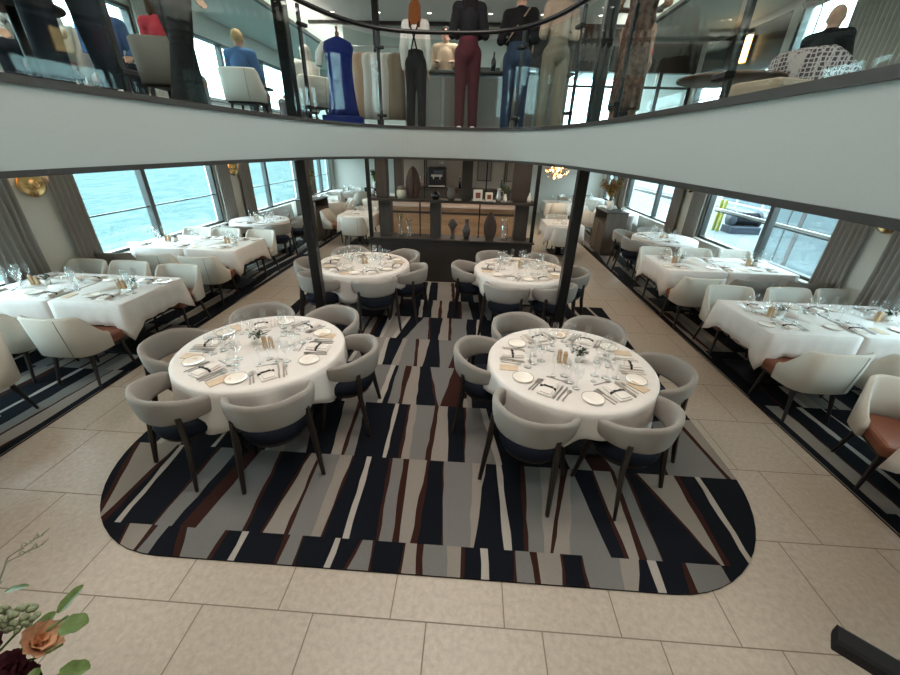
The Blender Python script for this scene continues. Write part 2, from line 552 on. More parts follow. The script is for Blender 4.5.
carpet('floor_carpet_centre', bands, RYS, [rounded(-2.83, 2.27, 1.385, 6.0, 0.82), [(-1.9, 6.0), (1.3, 6.0), (1.3, 6.95), (-1.9, 6.95)]], 0.012)
sy = [-1.6, -.6, .85, 1.585 + .5, 3.4, 4.6, 5.9, 7.2, 8.6, 10.0, 11.5, 13, 14.5, 16.5]
for nm, xa, xb, sd in (('floor_carpet_water_side', XL, -3.77, 21), ('floor_carpet_dock_side', 3.12, XR, 34)):
    r2 = random.Random(sd)
    bb = []
    for k in range(len(sy) - 1):
        s = stripes_fill(xa - .6, xb + .8, r2, r2.uniform(-.12, .12))
        edge = (xb - .11) if xa < 0 else (xa + .05)
        bb.append(s + [(xb + 2, xb + 2, 'N')])
    ol = [(xa, -1.6), (xb, -1.6), (xb, 16.4), (xa, 16.4)]
    carpet(nm, bb, sy, [ol], 0.012, seed=sd)
    eb = MB()
    ex = xb - .045 if xa < 0 else xa + .045
    eb.box((ex, 7.4, 0.0075), (.07, 18, .0135), 0)
    struct(eb, 'trim_carpet_edge', 'c_navy')


# ---- outer walls with window openings
WIN_L = [(0.55, 4.42), (5.2, 8.75), (10.02, 13.1), (14.2, 16.2)]
WIN_R = [(0.55, 4.35), (5.35, 9.05), (10.45, 13.75), (14.6, 16.2)]
MUL_L = [2.3, 6.82, 11.1, 15.2]
MUL_R = [2.5, 7.13, 11.62, 15.4]
SILL, HEAD = 0.66, 2.1


def side_wall(x, sgn, wins, z0, z1, sill, head, name):
    mb = MB()
    xc = x + sgn * 0.1
    mb.box((xc, (YF + YB) / 2, (z0 + sill) / 2), (.2, YB - YF, sill - z0))
    mb.box((xc, (YF + YB) / 2, (head + z1) / 2), (.2, YB - YF, z1 - head))
    e = [YF] + [v for w in wins for v in w] + [YB]
    for k in range(0, len(e), 2):
        mb.box((xc, (e[k] + e[k + 1]) / 2, (sill + head) / 2), (.2, e[k + 1] - e[k], head - sill))
    return struct(mb, name, 'wall_paint')


side_wall(XL, -1, WIN_L, 0, ZC + .05, SILL, HEAD, 'wall_water_side')
side_wall(XR, 1, WIN_R, 0, ZC + .05, SILL, HEAD, 'wall_dock_side')
UWL = [(0.2, 3.2), (3.9, 7.6), (8.2, 15.6)]
UWR = [(0.5, 3.0), (6.85, 8.15), (8.35, 11.0)]
side_wall(XL, -1, UWL, ZD, ZU, 3.15, 4.28, 'wall_upper_water_side')
side_wall(XR, 1, UWR, ZD, ZU, 3.15, 4.55, 'wall_upper_dock_side')
bp_ = MB()
bp_.box((XR + .08, 9.65, 4.2), (.12, 2.7, .72))
struct(bp_, 'trim_upper_blind', 'dark_trim')

NW = [0]


def window(x, sgn, y0, y1, muls, sill, head, transom=None):
    NW[0] += 1
    f = MB()
    xc = x + sgn * 0.07
    for yy, w in [(y0 + .03, .06), (y1 - .03, .06)] + [(m, .095) for m in muls]:
        f.box((xc, yy, (sill + head) / 2), (.12, w, head - sill), 0, .01)
    for zz in (sill + .025, head - .025):
        f.box((xc, (y0 + y1) / 2, zz), (.12, y1 - y0, .05), 0)
    f.box((x - sgn * .03, (y0 + y1) / 2, sill - .012), (.14, y1 - y0 + .04, .03), 1, .006)
    o = struct(f, 'window_%d' % NW[0], ['window_frame', 'wall_paint'])
    if transom:
        t = MB()
        t.box((xc, (y0 + y1) / 2, transom), (.03, y1 - y0, .022), 0)
        struct(t, 'transom_bar', 'window_frame', o)
    g = MB()
    g.box((xc, (y0 + y1) / 2, (sill + head) / 2), (.008, y1 - y0 - .04, head - sill - .04), 0)
    struct(g, 'pane', 'window_glass', o)


for (a, b), m in zip(WIN_L, MUL_L):
    window(XL, -1, a, b, [m], SILL, HEAD, 1.27)
for (a, b), m in zip(WIN_R, MUL_R):
    window(XR, 1, a, b, [m], SILL, HEAD)
for a, b in UWL:
    n = max(1, int((b - a) / 1.8))
    window(XL, -1, a, b, [a + (b - a) * k / n for k in range(1, n)], 3.15, 4.28)
for a, b in UWR:
    n = max(1, int((b - a) / 1.4))
    window(XR, 1, a, b, [a + (b - a) * k / n for k in range(1, n)] if a > 7 else [], 3.15, 4.55 if a < 8.2 else 3.84, 3.86 if a < 8.2 else 3.5)

# end walls
e = MB()
e.box(((XL + XR) / 2, YB + .1, ZC / 2), (XR - XL, .2, ZC))
struct(e, 'wall_stern', 'wall_paint')
e = MB()
e.box(((XL + XR) / 2, YF - .1, ZU / 2), (XR - XL + .4, .2, ZU))
struct(e, 'wall_stair_side', 'wall_paint')

# ---- balcony round the stairwell
BXL, BXR, BYC, BYA, BE = -1.961, 1.116, 5.568, 1.144, 3.127


def void_curve(off=0.0, n=96, y0=YF):
    """outline of the stairwell opening, dock side round to water side; off > 0 moves it onto the deck"""
    xm, rx, ry = (BXL + BXR) / 2, (BXR - BXL) / 2 + off, BYC - BYA + off
    pts = [(xm + rx, y0), (xm + rx, 0.2), (xm + rx, .8)]
    for k in range(n + 1):
        t = PI * k / n
        c, s = math.cos(t), math.sin(t)
        pts.append((xm + rx * math.copysign(abs(c) ** (2 / BE), c), BYA + ry * abs(s) ** (2 / BE)))
    return pts + [(xm - rx, .8), (xm - rx, 0.2), (xm - rx, y0)]


def resample(pts, step):
    out = [pts[0]]
    for a, b in zip(pts[:-1], pts[1:]):
        d = math.dist(a, b)
        n = max(1, int(d / step))
        for k in range(1, n + 1):
            out.append((a[0] + (b[0] - a[0]) * k / n, a[1] + (b[1] - a[1]) * k / n))
    return out


def ribbon(mb, z0, z1, o0, o1, mi=0):
    """solid band following the opening between offsets o0..o1"""
    A, B = void_curve(o0), void_curve(o1)
    rings = [[(a[0], a[1], z0), (b[0], b[1], z0), (b[0], b[1], z1), (a[0], a[1], z1)] for a, b in zip(A, B)]
    vs = [p for r in rings for p in r]
    fs = []
    for i in range(len(rings) - 1):
        for j in range(4):
            k = (j + 1) % 4
            fs.append([i * 4 + j, i * 4 + k, (i + 1) * 4 + k, (i + 1) * 4 + j])
    n0 = len(mb.s)
    mb.add(vs, fs, mi)
    return mb


ZB = 2.231
struct(ribbon(MB(), ZB, ZD, 0.0, 0.06), 'balcony_fascia_wall', 'fascia_paint')
struct(ribbon(MB(), ZD, ZD + .035, -0.012, 0.12), 'trim_balcony_top', 'dark_trim')
struct(ribbon(MB(), ZB - .028, ZB, -0.008, 0.09), 'balcony_shadow_gap_strip', 'dark_trim')  # dark strip drawn in for the shadow gap under the fascia


def deck_sheet(name, z, m, off):
    bm = bmesh.new()
    loop = void_curve(off) + [(XL, YF), (XL, YB), (XR, YB), (XR, YF)]
    vs = [bm.verts.new((x, y, z)) for x, y in loop]
    es = [bm.edges.new((vs[i], vs[(i + 1) % len(vs)])) for i in range(len(vs))]
    bmesh.ops.triangle_fill(bm, use_beauty=True, edges=es)
    me = bpy.data.meshes.new(name)
    bm.to_mesh(me)
    bm.free()
    me.materials.append(MATS[m])
    o = bpy.data.objects.new(name, me)
    COL.objects.link(o)
    return tag(o, kind='structure')


mat('deck_carpet', (0.09, 0.075, 0.065), 0.9, noise=0.3, nscale=20)
deck_sheet('floor_upper_deck', ZD, 'deck_carpet', 0.03)
deck_sheet('ceiling_dining', ZC, 'ceiling_paint', 0.03)
ce = MB()
ce.box(((XL + XR) / 2, (YF + YB) / 2, ZU + .05), (XR - XL + .4, YB - YF + .4, .1), 0)
# beams, coffer edges and a dropped strip along each window wall
for x in (-4.9, 4.3):
    ce.box((x, 7.5, ZU - .13), (1.6 if x < 0 else 1.7, 18, .26), 0)
for x in (-4.05, 3.4):
    ce.box((x, 7.5, ZU - .25), (.09, 18, .06), 1)
for y in (8.2, 10.9, 13.2):
    ce.box((-.35, y, ZU - .03), (7.3, .10, .06), 1)
struct(ce, 'ceiling_upper', ['ceiling_paint', 'dark_trim'])

# columns carrying the balcony
for x, lab in ((-1.92, 'square dark metal column beside the water-side round tables'), (1.19, 'square dark metal column beside the dock-side round tables')):
    c = MB()
    c.box((x, 4.5, ZU / 2 - .01), (.115, .115, ZU + .02), 0, .012)
    tag(c.build('column', 'column_metal'), lab, 'column', kind='structure')

# ================================================================== DINING FURNITURE
CZ = 0.012          # top of the carpets


def make_tub():
    root = empty('tub_chair', (0, 0, 0), 0, 'x', 'chair')
    # curved padded shell, open at the front (+y)
    mb = MB()
    n = 36
    a0, a1 = math.radians(-196), math.radians(16)
    rings = []
    for i in range(n + 1):
        t = i / n
        a = a0 + (a1 - a0) * t
        e = min(t, 1 - t) / 0.5
        endk = min(1, e / 0.09) ** 0.5 if e < .09 else 1.0
        top = 0.715 + 0.07 * min(1, e * 1.6)
        bot = 0.585 - 0.03 * min(1, e * 1.4)
        mid = (top + bot) / 2
        h = (top - bot) / 2 * (0.55 + 0.45 * endk)
        th = 0.027 * (0.4 + 0.6 * endk)
        ring = []
        for k in range(12):
            b = 2 * PI * k / 12
            cz, cr = math.sin(b), math.cos(b)
            z = mid + h * math.copysign(abs(cz) ** .55, cz)
            rr_ = 0.258 + 0.03 * ((z - 0.5) / 0.28) + th * math.copysign(abs(cr) ** .7, cr)
            ring.append((rr_ * math.cos(a) * 1.04, rr_ * math.sin(a) + (0.03 if math.sin(a) > 0 else 0) * math.sin(a), z))
        rings.append(ring)
    mb.loft(rings, 0, True, True, True)
    mb.build('backrest', 'grey_fabric', root)
    s = MB()
    s.lathe([(0.001, .385), (.2, .385), (.235, .40), (.245, .44), (.235, .475), (.2, .488), (.001, .492)], 28, 0)
    s.build('seat', 'navy_fabric', root)
    f = MB()
    f.lathe([(.001, .355), (.21, .355), (.215, .385), (.001, .385)], 24, 0)
    f.build('seat_frame', 'dark_wood', root)
    for sx in (-1, 1):
        l = MB()
        l.bar((sx * .285, -.235, 0), (sx * .258, -.175, .40), .022, .028, .036, .044, out=(sx * .8, -.6, 0))
        l.bar((sx * .258, -.175, .40), (sx * .247, -.172, .63), .036, .044, .036, .026, out=(sx * .8, -.6, 0))
        l.build('leg', 'dark_wood', root)
    for sx in (-1, 1):
        l = MB()
        l.bar((sx * .235, .205, 0), (sx * .19, .15, .40), .022, .026, .036, .04, out=(sx * .7, .7, 0))
        l.build('leg', 'dark_wood', root)
    return root


def make_side_chair(fab, nm):
    root = empty('upholstered_dining_chair', (0, 0, 0), 0, 'x', 'chair')
    mb = MB()
    # U-shaped shell: path from front wing round the back
    path = []
    W, D = .275, .27
    nc = 8
    path += [(-W * 1.02, .0 - .14 * k / 4) for k in range(4)]
    for k in range(nc + 1):
        a = PI + PI / 2 * k / nc
        path.append((-W + .12 + .12 * math.cos(a), -D + .13 + .13 * math.sin(a)))
    path += [(-W + .12 + (2 * W - .24) * k / 8, -D - .012 * math.sin(PI * k / 8)) for k in range(1, 8)]
    for k in range(nc + 1):
        a = 1.5 * PI + PI / 2 * k / nc
        path.append((W - .12 + .12 * math.cos(a), -D + .13 + .13 * math.sin(a)))
    path += [(W * 1.02, -.14 + .14 * k / 4) for k in range(1, 5)]
    rings = []
    N = len(path)
    for i, (x, y) in enumerate(path):
        t = i / (N - 1)
        e = min(t, 1 - t) * 2
        rise = min(1, e / .45)
        rise = rise * rise * (3 - 2 * rise)
        top = .54 + .265 * rise
        bot = .37
        pv = Vector(path[max(i - 1, 0)]) - Vector(path[min(i + 1, N - 1)])
        nrm = Vector((pv.y, -pv.x)).normalized()
        if nrm.dot(Vector((x, y))) < 0:
            nrm = -nrm
        th = .020
        ring = []
        for z, o in ((bot, -th), (bot - .008, 0), (bot, th), (bot + (top - bot) * .5, th * 1.1), (top - .02, th), (top, 0), (top - .02, -th), (bot + (top - bot) * .5, -th * 1.3)):
            fl_ = .06 * max(0, (z - .40) / .42)
            ox = x * (1 + .05 * max(0, (z - .42) / .4)) + nrm.x * o
            oy = y - (fl_ * .55 if y < .0 else 0) * min(1, -y / .2 if y < 0 else 0) + nrm.y * o
            ring.append((ox, oy, z))
        rings.append(ring)
    mb.loft(rings, 0, True, True, True)
    b = mb.build('backrest', fab, root)
    sm = MB()
    sm.tube([(.145, -.301, .385), (.147, -.318, .55), (.150, -.334, .70), (.152, -.338, .79)], .004, 6)
    sm.build('back_seam', 'seam', b)
    s = MB()
    s.box((0, .0, .415), (.50, .50, .11), 0, .03)
    s.build('seat', 'rust_leather', root)
    f = MB()
    f.box((0, -.01, .352), (.46, .46, .03), 0, .006)
    f.build('seat_frame', 'black_leg', root)
    for sx in (-1, 1):
        for sy_ in (-1, 1):
            l = MB()
            l.bar((sx * .225, sy_ * .215 - (.04 if sy_ < 0 else 0), 0), (sx * .195, sy_ * .18, .345), .02, .02, .036, .036)
            l.build('leg', 'black_leg', root)
    return root


TUB = make_tub()
CREAM = make_side_chair('cream_fabric', 'cream')
TAUPE = make_side_chair('taupe_fabric', 'taupe')


def chair_at(proto, x, y, facing_deg, label, group=None):
    """facing_deg: direction the sitter looks, degrees from +x"""
    return place(proto, (x, y, CZ if abs(x + .3) > 2.7 or y < 7.0 else 0), math.radians(facing_deg - 90), label, group)


# ---------------------------------------------------------------- tables
def round_cloth(R, z, r, phase):
    mb = MB()
    n = 96
    rings = []
    for q in (0.001, .5, .96, 1.0):
        rings.append([(R * q * math.cos(2 * PI * j / n), R * q * math.sin(2 * PI * j / n), z) for j in range(n)])
    rings.append([((R + .012) * math.cos(2 * PI * j / n), (R + .012) * math.sin(2 * PI * j / n), z - .012) for j in range(n)])
    for k in range(1, 6):
        q = k / 5
        ring = []
        for j in range(n):
            a = 2 * PI * j / n
            drop = .20 + .17 * abs(math.cos(2 * a + phase)) ** 3
            fold = (.020 * math.sin(11 * a + phase * 3) + .014 * math.sin(17 * a + 1.3)) * q
            rr_ = R + .014 + .012 * q + fold
            ring.append((rr_ * math.cos(a), rr_ * math.sin(a), z - .012 - drop * q))
        rings.append(ring)
    mb.loft(rings, 0, True, True, False)
    return mb


def round_table(x, y, R, nm, phase, z0=CZ):
    t = empty('round_table', (x, y, z0), 0, 'round pedestal table under a white cloth, ' + nm, 'table', 'round dining tables')
    a = MB()
    a.lathe([(.001, .705), (R - .01, .705), (R, .715), (R, .728), (R - .01, .738), (.001, .738)], 48)
    a.build('tabletop', 'dark_wood', t)
    a = MB()
    a.box((0, 0, .37), (.12, .12, .67), 0, .01)
    a.build('pedestal', 'black_metal', t)
    a = MB()
    a.box((0, 0, .015), (.62, .62, .03), 0, .01)
    a.build('base', 'black_metal', t)
    c = round_cloth(R, .745, rnd, phase).build('tablecloth', 'table_cloth', None, (x, y, z0))
    solid(c, .002)
    tag(c, 'white tablecloth draped over the ' + nm, 'tablecloth', 'round white tablecloths')


def rect_cloth(w, d, z, sides, seed):
    """sides: which edges hang (x-,x+,y-,y+)"""
    r = random.Random(seed)
    mb = MB()
    n = 16
    per = []      # (x, y, outward, hang)
    cs = [(-w / 2, -d / 2), (w / 2, -d / 2), (w / 2, d / 2), (-w / 2, d / 2)]
    nr = [(0, -1), (1, 0), (0, 1), (-1, 0)]
    key = ('y-', 'x+', 'y+', 'x-')
    for s in range(4):
        a, b = Vector(cs[s]), Vector(cs[(s + 1) % 4])
        L = (b - a).length
        for k in range(n):
            p = a + (b - a) * (k / n)
            o = Vector(nr[s])
            hang = sides[key[s]]
            if k == 0:
                hp = sides[key[s - 1]]
                o = (Vector(nr[s]) + Vector(nr[s - 1])).normalized()
                both = hang > .1 and hp > .1
                h = max(hang, hp) * (1.5 if both else 1)
                per.append((p, o, h, .055 if both else .01))
                continue
            dc = min(k, n - k) / n * L
            prv = sides[key[s - 1]] > .1 and k < n / 2
            nxt = sides[key[(s + 1) % 4]] > .1 and k >= n / 2
            ext = max(0, 1 - dc / .16) if (prv or nxt) and hang > .1 else 0
            per.append((p, o, hang * (1 + .5 * ext), .012 + .012 * math.sin(k * 2.1 + seed) * (1 if hang > .1 else 0) + .025 * ext))
    m = len(per)
    rings = [[(p.x * q, p.y * q, z) for p, o, h, f in per] for q in (.001, .5, .985, 1.0)]
    rings.append([(p.x + o.x * .008, p.y + o.y * .008, z - .008) for p, o, h, f in per])
    for k in range(1, 5):
        q = k / 4
        rings.append([(p.x + o.x * (.008 + f * q), p.y + o.y * (.008 + f * q), z - .008 - h * q) for p, o, h, f in per])
    mb.loft(rings, 0, True, True, False)
    return mb


def rect_table(x0, x1, y0, y1, nm, sides, seed, group='square window tables'):
    cx, cy, w, d = (x0 + x1) / 2, (y0 + y1) / 2, x1 - x0, y1 - y0
    t = empty('dining_table', (cx, cy, CZ), 0, 'black pedestal table under a white cloth, ' + nm, 'table', group)
    a = MB()
    a.box((0, 0, .727), (w - .01, d - .01, .025), 0, .004)
    a.build('tabletop', 'dark_wood', t)
    a = MB()
    a.box((0, 0, .37), (.13, .13, .69), 0, .01)
    a.build('pedestal', 'black_metal', t)
    a = MB()
    a.box((0, 0, .012), (.5, .56, .024), 0, .008)
    a.build('base', 'black_metal', t)
    c = rect_cloth(w, d, .747, sides, seed).build('tablecloth', 'table_cloth', None, (cx, cy, CZ))
    solid(c, .002)
    tag(c, 'white tablecloth with hanging corners on the ' + nm, 'tablecloth', 'square white tablecloths')


# ---------------------------------------------------------------- place-setting pieces
def p_plate():
    root = MB().lathe([(.001, .004), (.05, .004), (.056, .006), (.078, .012), (.082, .014), (.078, .009), (.052, .001), (.001, .001)], 28).build('bread_plate', 'porcelain')
    g = MB()
    g.lathe([(.0795, .0128), (.0825, .0146), (.0832, .0136), (.0800, .0118)], 28)
    g.build('rim', 'plate_rim', root)
    return root


def p_napkin():
    mb = MB()
    mb.box((0, 0, .008), (.115, .20, .014), 0, .006)
    mb.box((.004, .004, .019), (.085, .185, .010), 0, .004)
    o = mb.build('napkin', 'napkin')
    b = MB()
    b.box((0, 0, .0145), (.121, .016, .0215), 0, .003)
    b.add([(-.035, .014, .029), (-.035, -.014, .029), (0, -.004, .031), (0, .004, .031), (.035, -.014, .029), (.035, .014, .029)], [[0, 1, 2, 3], [3, 2, 4, 5]])
    b.add([(-.035, .014, .026), (-.035, -.014, .026), (0, -.004, .027), (0, .004, .027), (.035, -.014, .026), (.035, .014, .026)], [[3, 2, 1, 0], [5, 4, 2, 3]])
    b.build('bow', 'black_bow', o)
    return o


def p_fork():
    pl = [(-.006, 0), (.006, 0), (.0035, .11), (.011, .135), (.012, .195), (.0085, .195), (.008, .15), (.0045, .15), (.004, .195), (.001, .195), (.0005, .15), (-.003, .15), (-.0035, .195), (-.0065, .195), (-.007, .15), (-.009, .15), (-.0095, .195), (-.012, .195), (-.011, .135), (-.0035, .11)]
    return MB().prism(pl, .001, .0035).build('fork', 'steel', fix=False)


def p_knife():
    pl = [(-.006, 0), (.006, 0), (.0055, .10), (.010, .115), (.010, .19), (.004, .215), (-.004, .205), (-.0055, .10)]
    return MB().prism(pl, .001, .004).build('knife', 'steel', fix=False)


def p_spoon():
    mb = MB()
    mb.prism([(-.005, 0), (.005, 0), (.003, .125), (-.003, .125)], .001, .0035)
    mb.ball((0, .145, .0035), (.018, .028, .0032), 12, 6)
    return mb.build('spoon', 'steel', fix=False)


def p_wine(h, r, nm):
    mb = MB()
    s = .45 * h
    pr = [(.001, .001), (r * .85, .001), (r * .85, .003), (.006, .008), (.0038, .02), (.0038, s - .006), (.008, s + .002), (r * .75, s + .2 * (h - s)), (r, s + .45 * (h - s)), (r * .93, s + .75 * (h - s)), (r * .78, h)]
    mb.lathe(pr, 16)
    return mb.build(nm, 'wine_glass')


def p_pot(leafm):
    root = empty('potted_plant', (0, 0, 0), 0, 'x', 'plant')
    mb = MB()
    mb.lathe([(.001, 0), (.032, 0), (.042, .07), (.040, .07), (.034, .055), (.001, .055)], 20)
    mb.build('pot', 'pot_white', root)
    f = MB()
    r = random.Random(4)
    for i in range(46):
        a, q = r.uniform(0, 2 * PI), r.uniform(.008, .062)
        z = .068 + r.uniform(0, .07) * (1 - q / .09)
        x, y = q * math.cos(a), q * math.sin(a)
        s = r.uniform(.012, .022)
        M = Matrix.Translation((x, y, z)) @ Matrix.Rotation(a, 4, 'Z') @ Matrix.Rotation(r.uniform(-.9, .6), 4, 'Y')
        f.add([(-s * .2, 0, 0), (s * .5, -s * .55, .003), (s * 1.4, 0, 0), (s * .5, s * .55, .003)], [[0, 1, 2, 3]], 0, False, M)
    for i in range(9):
        a = i * .7
        f.tube([(0, 0, .05), (.02 * math.cos(a), .02 * math.sin(a), .1)], .0015, 5)
    f.build('foliage', leafm, root, fix=False)
    return root


def p_block():
    root = empty('wooden_condiment_mills', (0, 0, 0), 0, 'x', 'condiment set')
    for dx, h, nm in ((-.024, .115, 'pepper_mill'), (.024, .10, 'salt_mill')):
        mb = MB()
        mb.box((dx, 0, h / 2), (.036, .036, h), 0, .005)
        o = mb.build(nm, 'oak_block', root)
        c = MB()
        c.lathe([(.001, 0), (.012, 0), (.012, .010), (.001, .012)], 12, 0, (dx, 0, h))
        c.build('mill_cap', 'steel', o)
    return root


def p_menu():
    mb = MB()
    mb.box((0, 0, .003), (.085, .15, .005), 0, .001)
    return mb.build('menu_card', 'oak_card')


mat('oak_card', (0.62, 0.48, 0.34), 0.6, noise=0.1, nscale=30)
PLATE, NAPKIN, FORK, KNIFE, SPOON = p_plate(), p_napkin(), p_fork(), p_knife(), p_spoon()
GLS = [p_wine(.215, .042, 'red_wine_glass'), p_wine(.19, .036, 'white_wine_glass'), p_wine(.165, .040, 'water_glass'), p_wine(.235, .027, 'champagne_flute')]
POT, BLOCK = p_pot('leaf_dark'), p_block()
MENU = p_menu()
MENU['category'] = 'menu'
for o, c in ((PLATE, 'plate'), (NAPKIN, 'napkin'), (FORK, 'fork'), (KNIFE, 'knife'), (SPOON, 'spoon'), (GLS[0], 'wine glass'), (GLS[1], 'wine glass'), (GLS[2], 'glass'), (GLS[3], 'flute')):
    o['category'] = c
TOPZ = CZ + .7475


def setting(x, y, ang, where, tbl, z=TOPZ, full=True, menu=False):
    """one cover; ang: direction from diner to table centre, degrees"""
    a = math.radians(ang)
    fx, fy = math.cos(a), math.sin(a)
    sx_, sy_ = fy, -fx                     # diner's right
    j = lambda s=.006: rnd.uniform(-s, s)
    P = lambda r, f, dz=0: (x + sx_ * r + fx * f + j(), y + sy_ * r + fy * f + j(), z + dz)
    rz = a - PI / 2
    at_ = 'at the %s place of the %s' % (where, tbl)
    place(NAPKIN, P(0, .01), rz + j(.2), 'white napkin with black bow ' + at_, 'napkins on the ' + tbl)
    place(PLATE, P(-.215, .03), rz, 'small white bread plate ' + at_, 'bread plates on the ' + tbl)
    if full:
        place(FORK, P(-.118, -.09), rz + j(.05), 'outer steel fork ' + at_, 'cutlery on the ' + tbl)
        place(FORK, P(-.086, -.08), rz + j(.05), 'inner steel fork ' + at_, 'cutlery on the ' + tbl)
        place(KNIFE, P(.086, -.09), rz + j(.05), 'inner steel knife ' + at_, 'cutlery on the ' + tbl)
        place(KNIFE, P(.112, -.09), rz + j(.05), 'outer steel knife ' + at_, 'cutlery on the ' + tbl)
        place(SPOON, P(.142, -.07), rz + j(.05), 'steel soup spoon ' + at_, 'cutlery on the ' + tbl)
        place(SPOON, P(-.075, .165), rz - PI / 2 + j(.1), 'crosswise dessert spoon ' + at_, 'cutlery on the ' + tbl)
    if menu:
        place(MENU, P(.225, .0), rz + j(.2), 'beige menu card ' + at_, 'menu cards')
    place(GLS[0], P(.10, .20), 0, 'tall clear red wine glass ' + at_, 'wine glasses on the ' + tbl)
    place(GLS[1], P(.17, .155), 0, 'slim clear white wine glass ' + at_, 'wine glasses on the ' + tbl)
    if full:
        place(GLS[3], P(-.035, .20), 0, 'narrow champagne flute ' + at_, 'champagne flutes on the ' + tbl)
        place(GLS[2], P(.035, .26), 0, 'short-stemmed clear water glass ' + at_, 'water glasses on the ' + tbl)


def centrepiece(x, y, tbl, dx=.07, dy=.03, z=TOPZ, ang=.4):
    place(POT, (x + dx, y + dy, z), ang, 'small green plant in a white pot on the ' + tbl, 'table plants')
    place(BLOCK, (x - dx, y - dy * .3, z), ang, 'pair of square wooden mills on the ' + tbl, 'table mills')


def ring_of(cx, cy, R, tbl, chairs, full=True, rs=.50, z=TOPZ):
    """chairs: (seat angle on the ring, radius of the chair, place name, extra turn)"""
    for ang, rad, where, turn in chairs:
        a = math.radians(ang)
        chair_at(TUB, cx + rad * math.cos(a), cy + rad * math.sin(a), ang + 180 + turn, 'grey tub chair, navy seat, at the %s place of the %s' % (where, tbl), 'chairs round the ' + tbl)
        setting(cx + rs * math.cos(a), cy + rs * math.sin(a), ang + 180, where, tbl, z, full, where in ('front outer', 'inner', 'rear outer', 'outer'))


FW, FD, RW, RD = 'front water-side round table', 'front dock-side round table', 'rear water-side round table', 'rear dock-side round table'
RT = [(-1.77, 2.8, FW, .4, -1), (0.90, 2.8, FD, 1.1, 1), (-1.60, 5.5, RW, .2, -1), (0.78, 5.52, RD, 1.0, 1)]
for x, y, nm, ph, sg in RT:
    round_table(x, y, .68, nm, ph)
ring_of(-1.77, 2.8, .68, FW, [(240, .68, 'front outer', 4), (300, .68, 'front inner', -6), (4, .70, 'inner', 0), (62, .74, 'rear inner', 0), (118, .74, 'rear outer', 0), (180, .74, 'outer', 0)])
ring_of(0.90, 2.8, .68, FD, [(238, .69, 'front inner', 0), (300, .66, 'front outer', 5), (-2, .70, 'outer', 0), (60, .78, 'rear outer', 0), (115, .76, 'rear inner', 0), (170, .70, 'inner', 0)])
ring_of(-1.60, 5.5, .68, RW, [(235, .74, 'front outer', 0), (296, .74, 'front inner', 0), (-10, .70, 'inner', 0), (50, .74, 'rear inner', 0), (120, .74, 'rear outer', 0), (185, .72, 'outer', 0)])
ring_of(0.78, 5.52, .68, RD, [(250, .74, 'front inner', 0), (300, .74, 'front outer', 0), (0, .72, 'outer', 0), (60, .74, 'rear outer', 0), (118, .76, 'rear inner', 0), (176, .74, 'inner', 0)])
centrepiece(-1.77, 2.8, FW, -.06, .05, ang=.5)
centrepiece(0.90, 2.8, FD, .075, .03, ang=-.2)
centrepiece(-1.60, 5.5, RW, -.03, .05)
place(BLOCK, (0.78, 5.56, TOPZ), .2, 'pair of square wooden mills on the ' + RD, 'table mills')

# ---------------------------------------------------------------- window-side rows of square tables
ROWS = [
    # side, y0, y1, aisle edge x, seam x, window edge x, name, near chairs, far chairs
    ('w', 1.22, 2.14, -3.74, -4.58, -5.45, 'first water-side row', [], [(-4.28, 2.40, 8)]),
    ('w', 3.56, 4.49, -3.73, -4.57, -5.50, 'second water-side row', [(-4.05, 3.33), (-4.76, 3.34), (-5.42, 3.36)], [(-4.0, 4.60), (-4.78, 4.66), (-5.40, 4.66)]),
    ('w', 5.88, 6.86, -3.84, -4.70, -5.60, 'third water-side row', [(-4.10, 5.58), (-4.80, 5.62), (-5.42, 5.6)], [(-4.12, 7.04), (-4.82, 7.06), (-5.40, 7.06)]),
    ('d', 1.22, 2.16, 3.12, 4.0, 5.0, 'first dock-side row', [], [(3.46, 2.42, -22), (4.2, 2.40, 0)]),
    ('d', 3.61, 4.55, 3.11, 4.02, 5.02, 'second dock-side row', [(3.40, 3.40), (4.14, 3.38), (4.85, 3.38)], [(3.45, 4.68), (4.24, 4.70), (4.88, 4.72)]),
    ('d', 5.80, 6.72, 3.07, 3.98, 5.02, 'third dock-side row', [(3.36, 5.55), (4.05, 5.52), (4.75, 5.54)], [(3.42, 6.86), (4.12, 6.88), (4.84, 6.86)]),
]
ORD = ['aisle', 'middle', 'window']
sd = 1
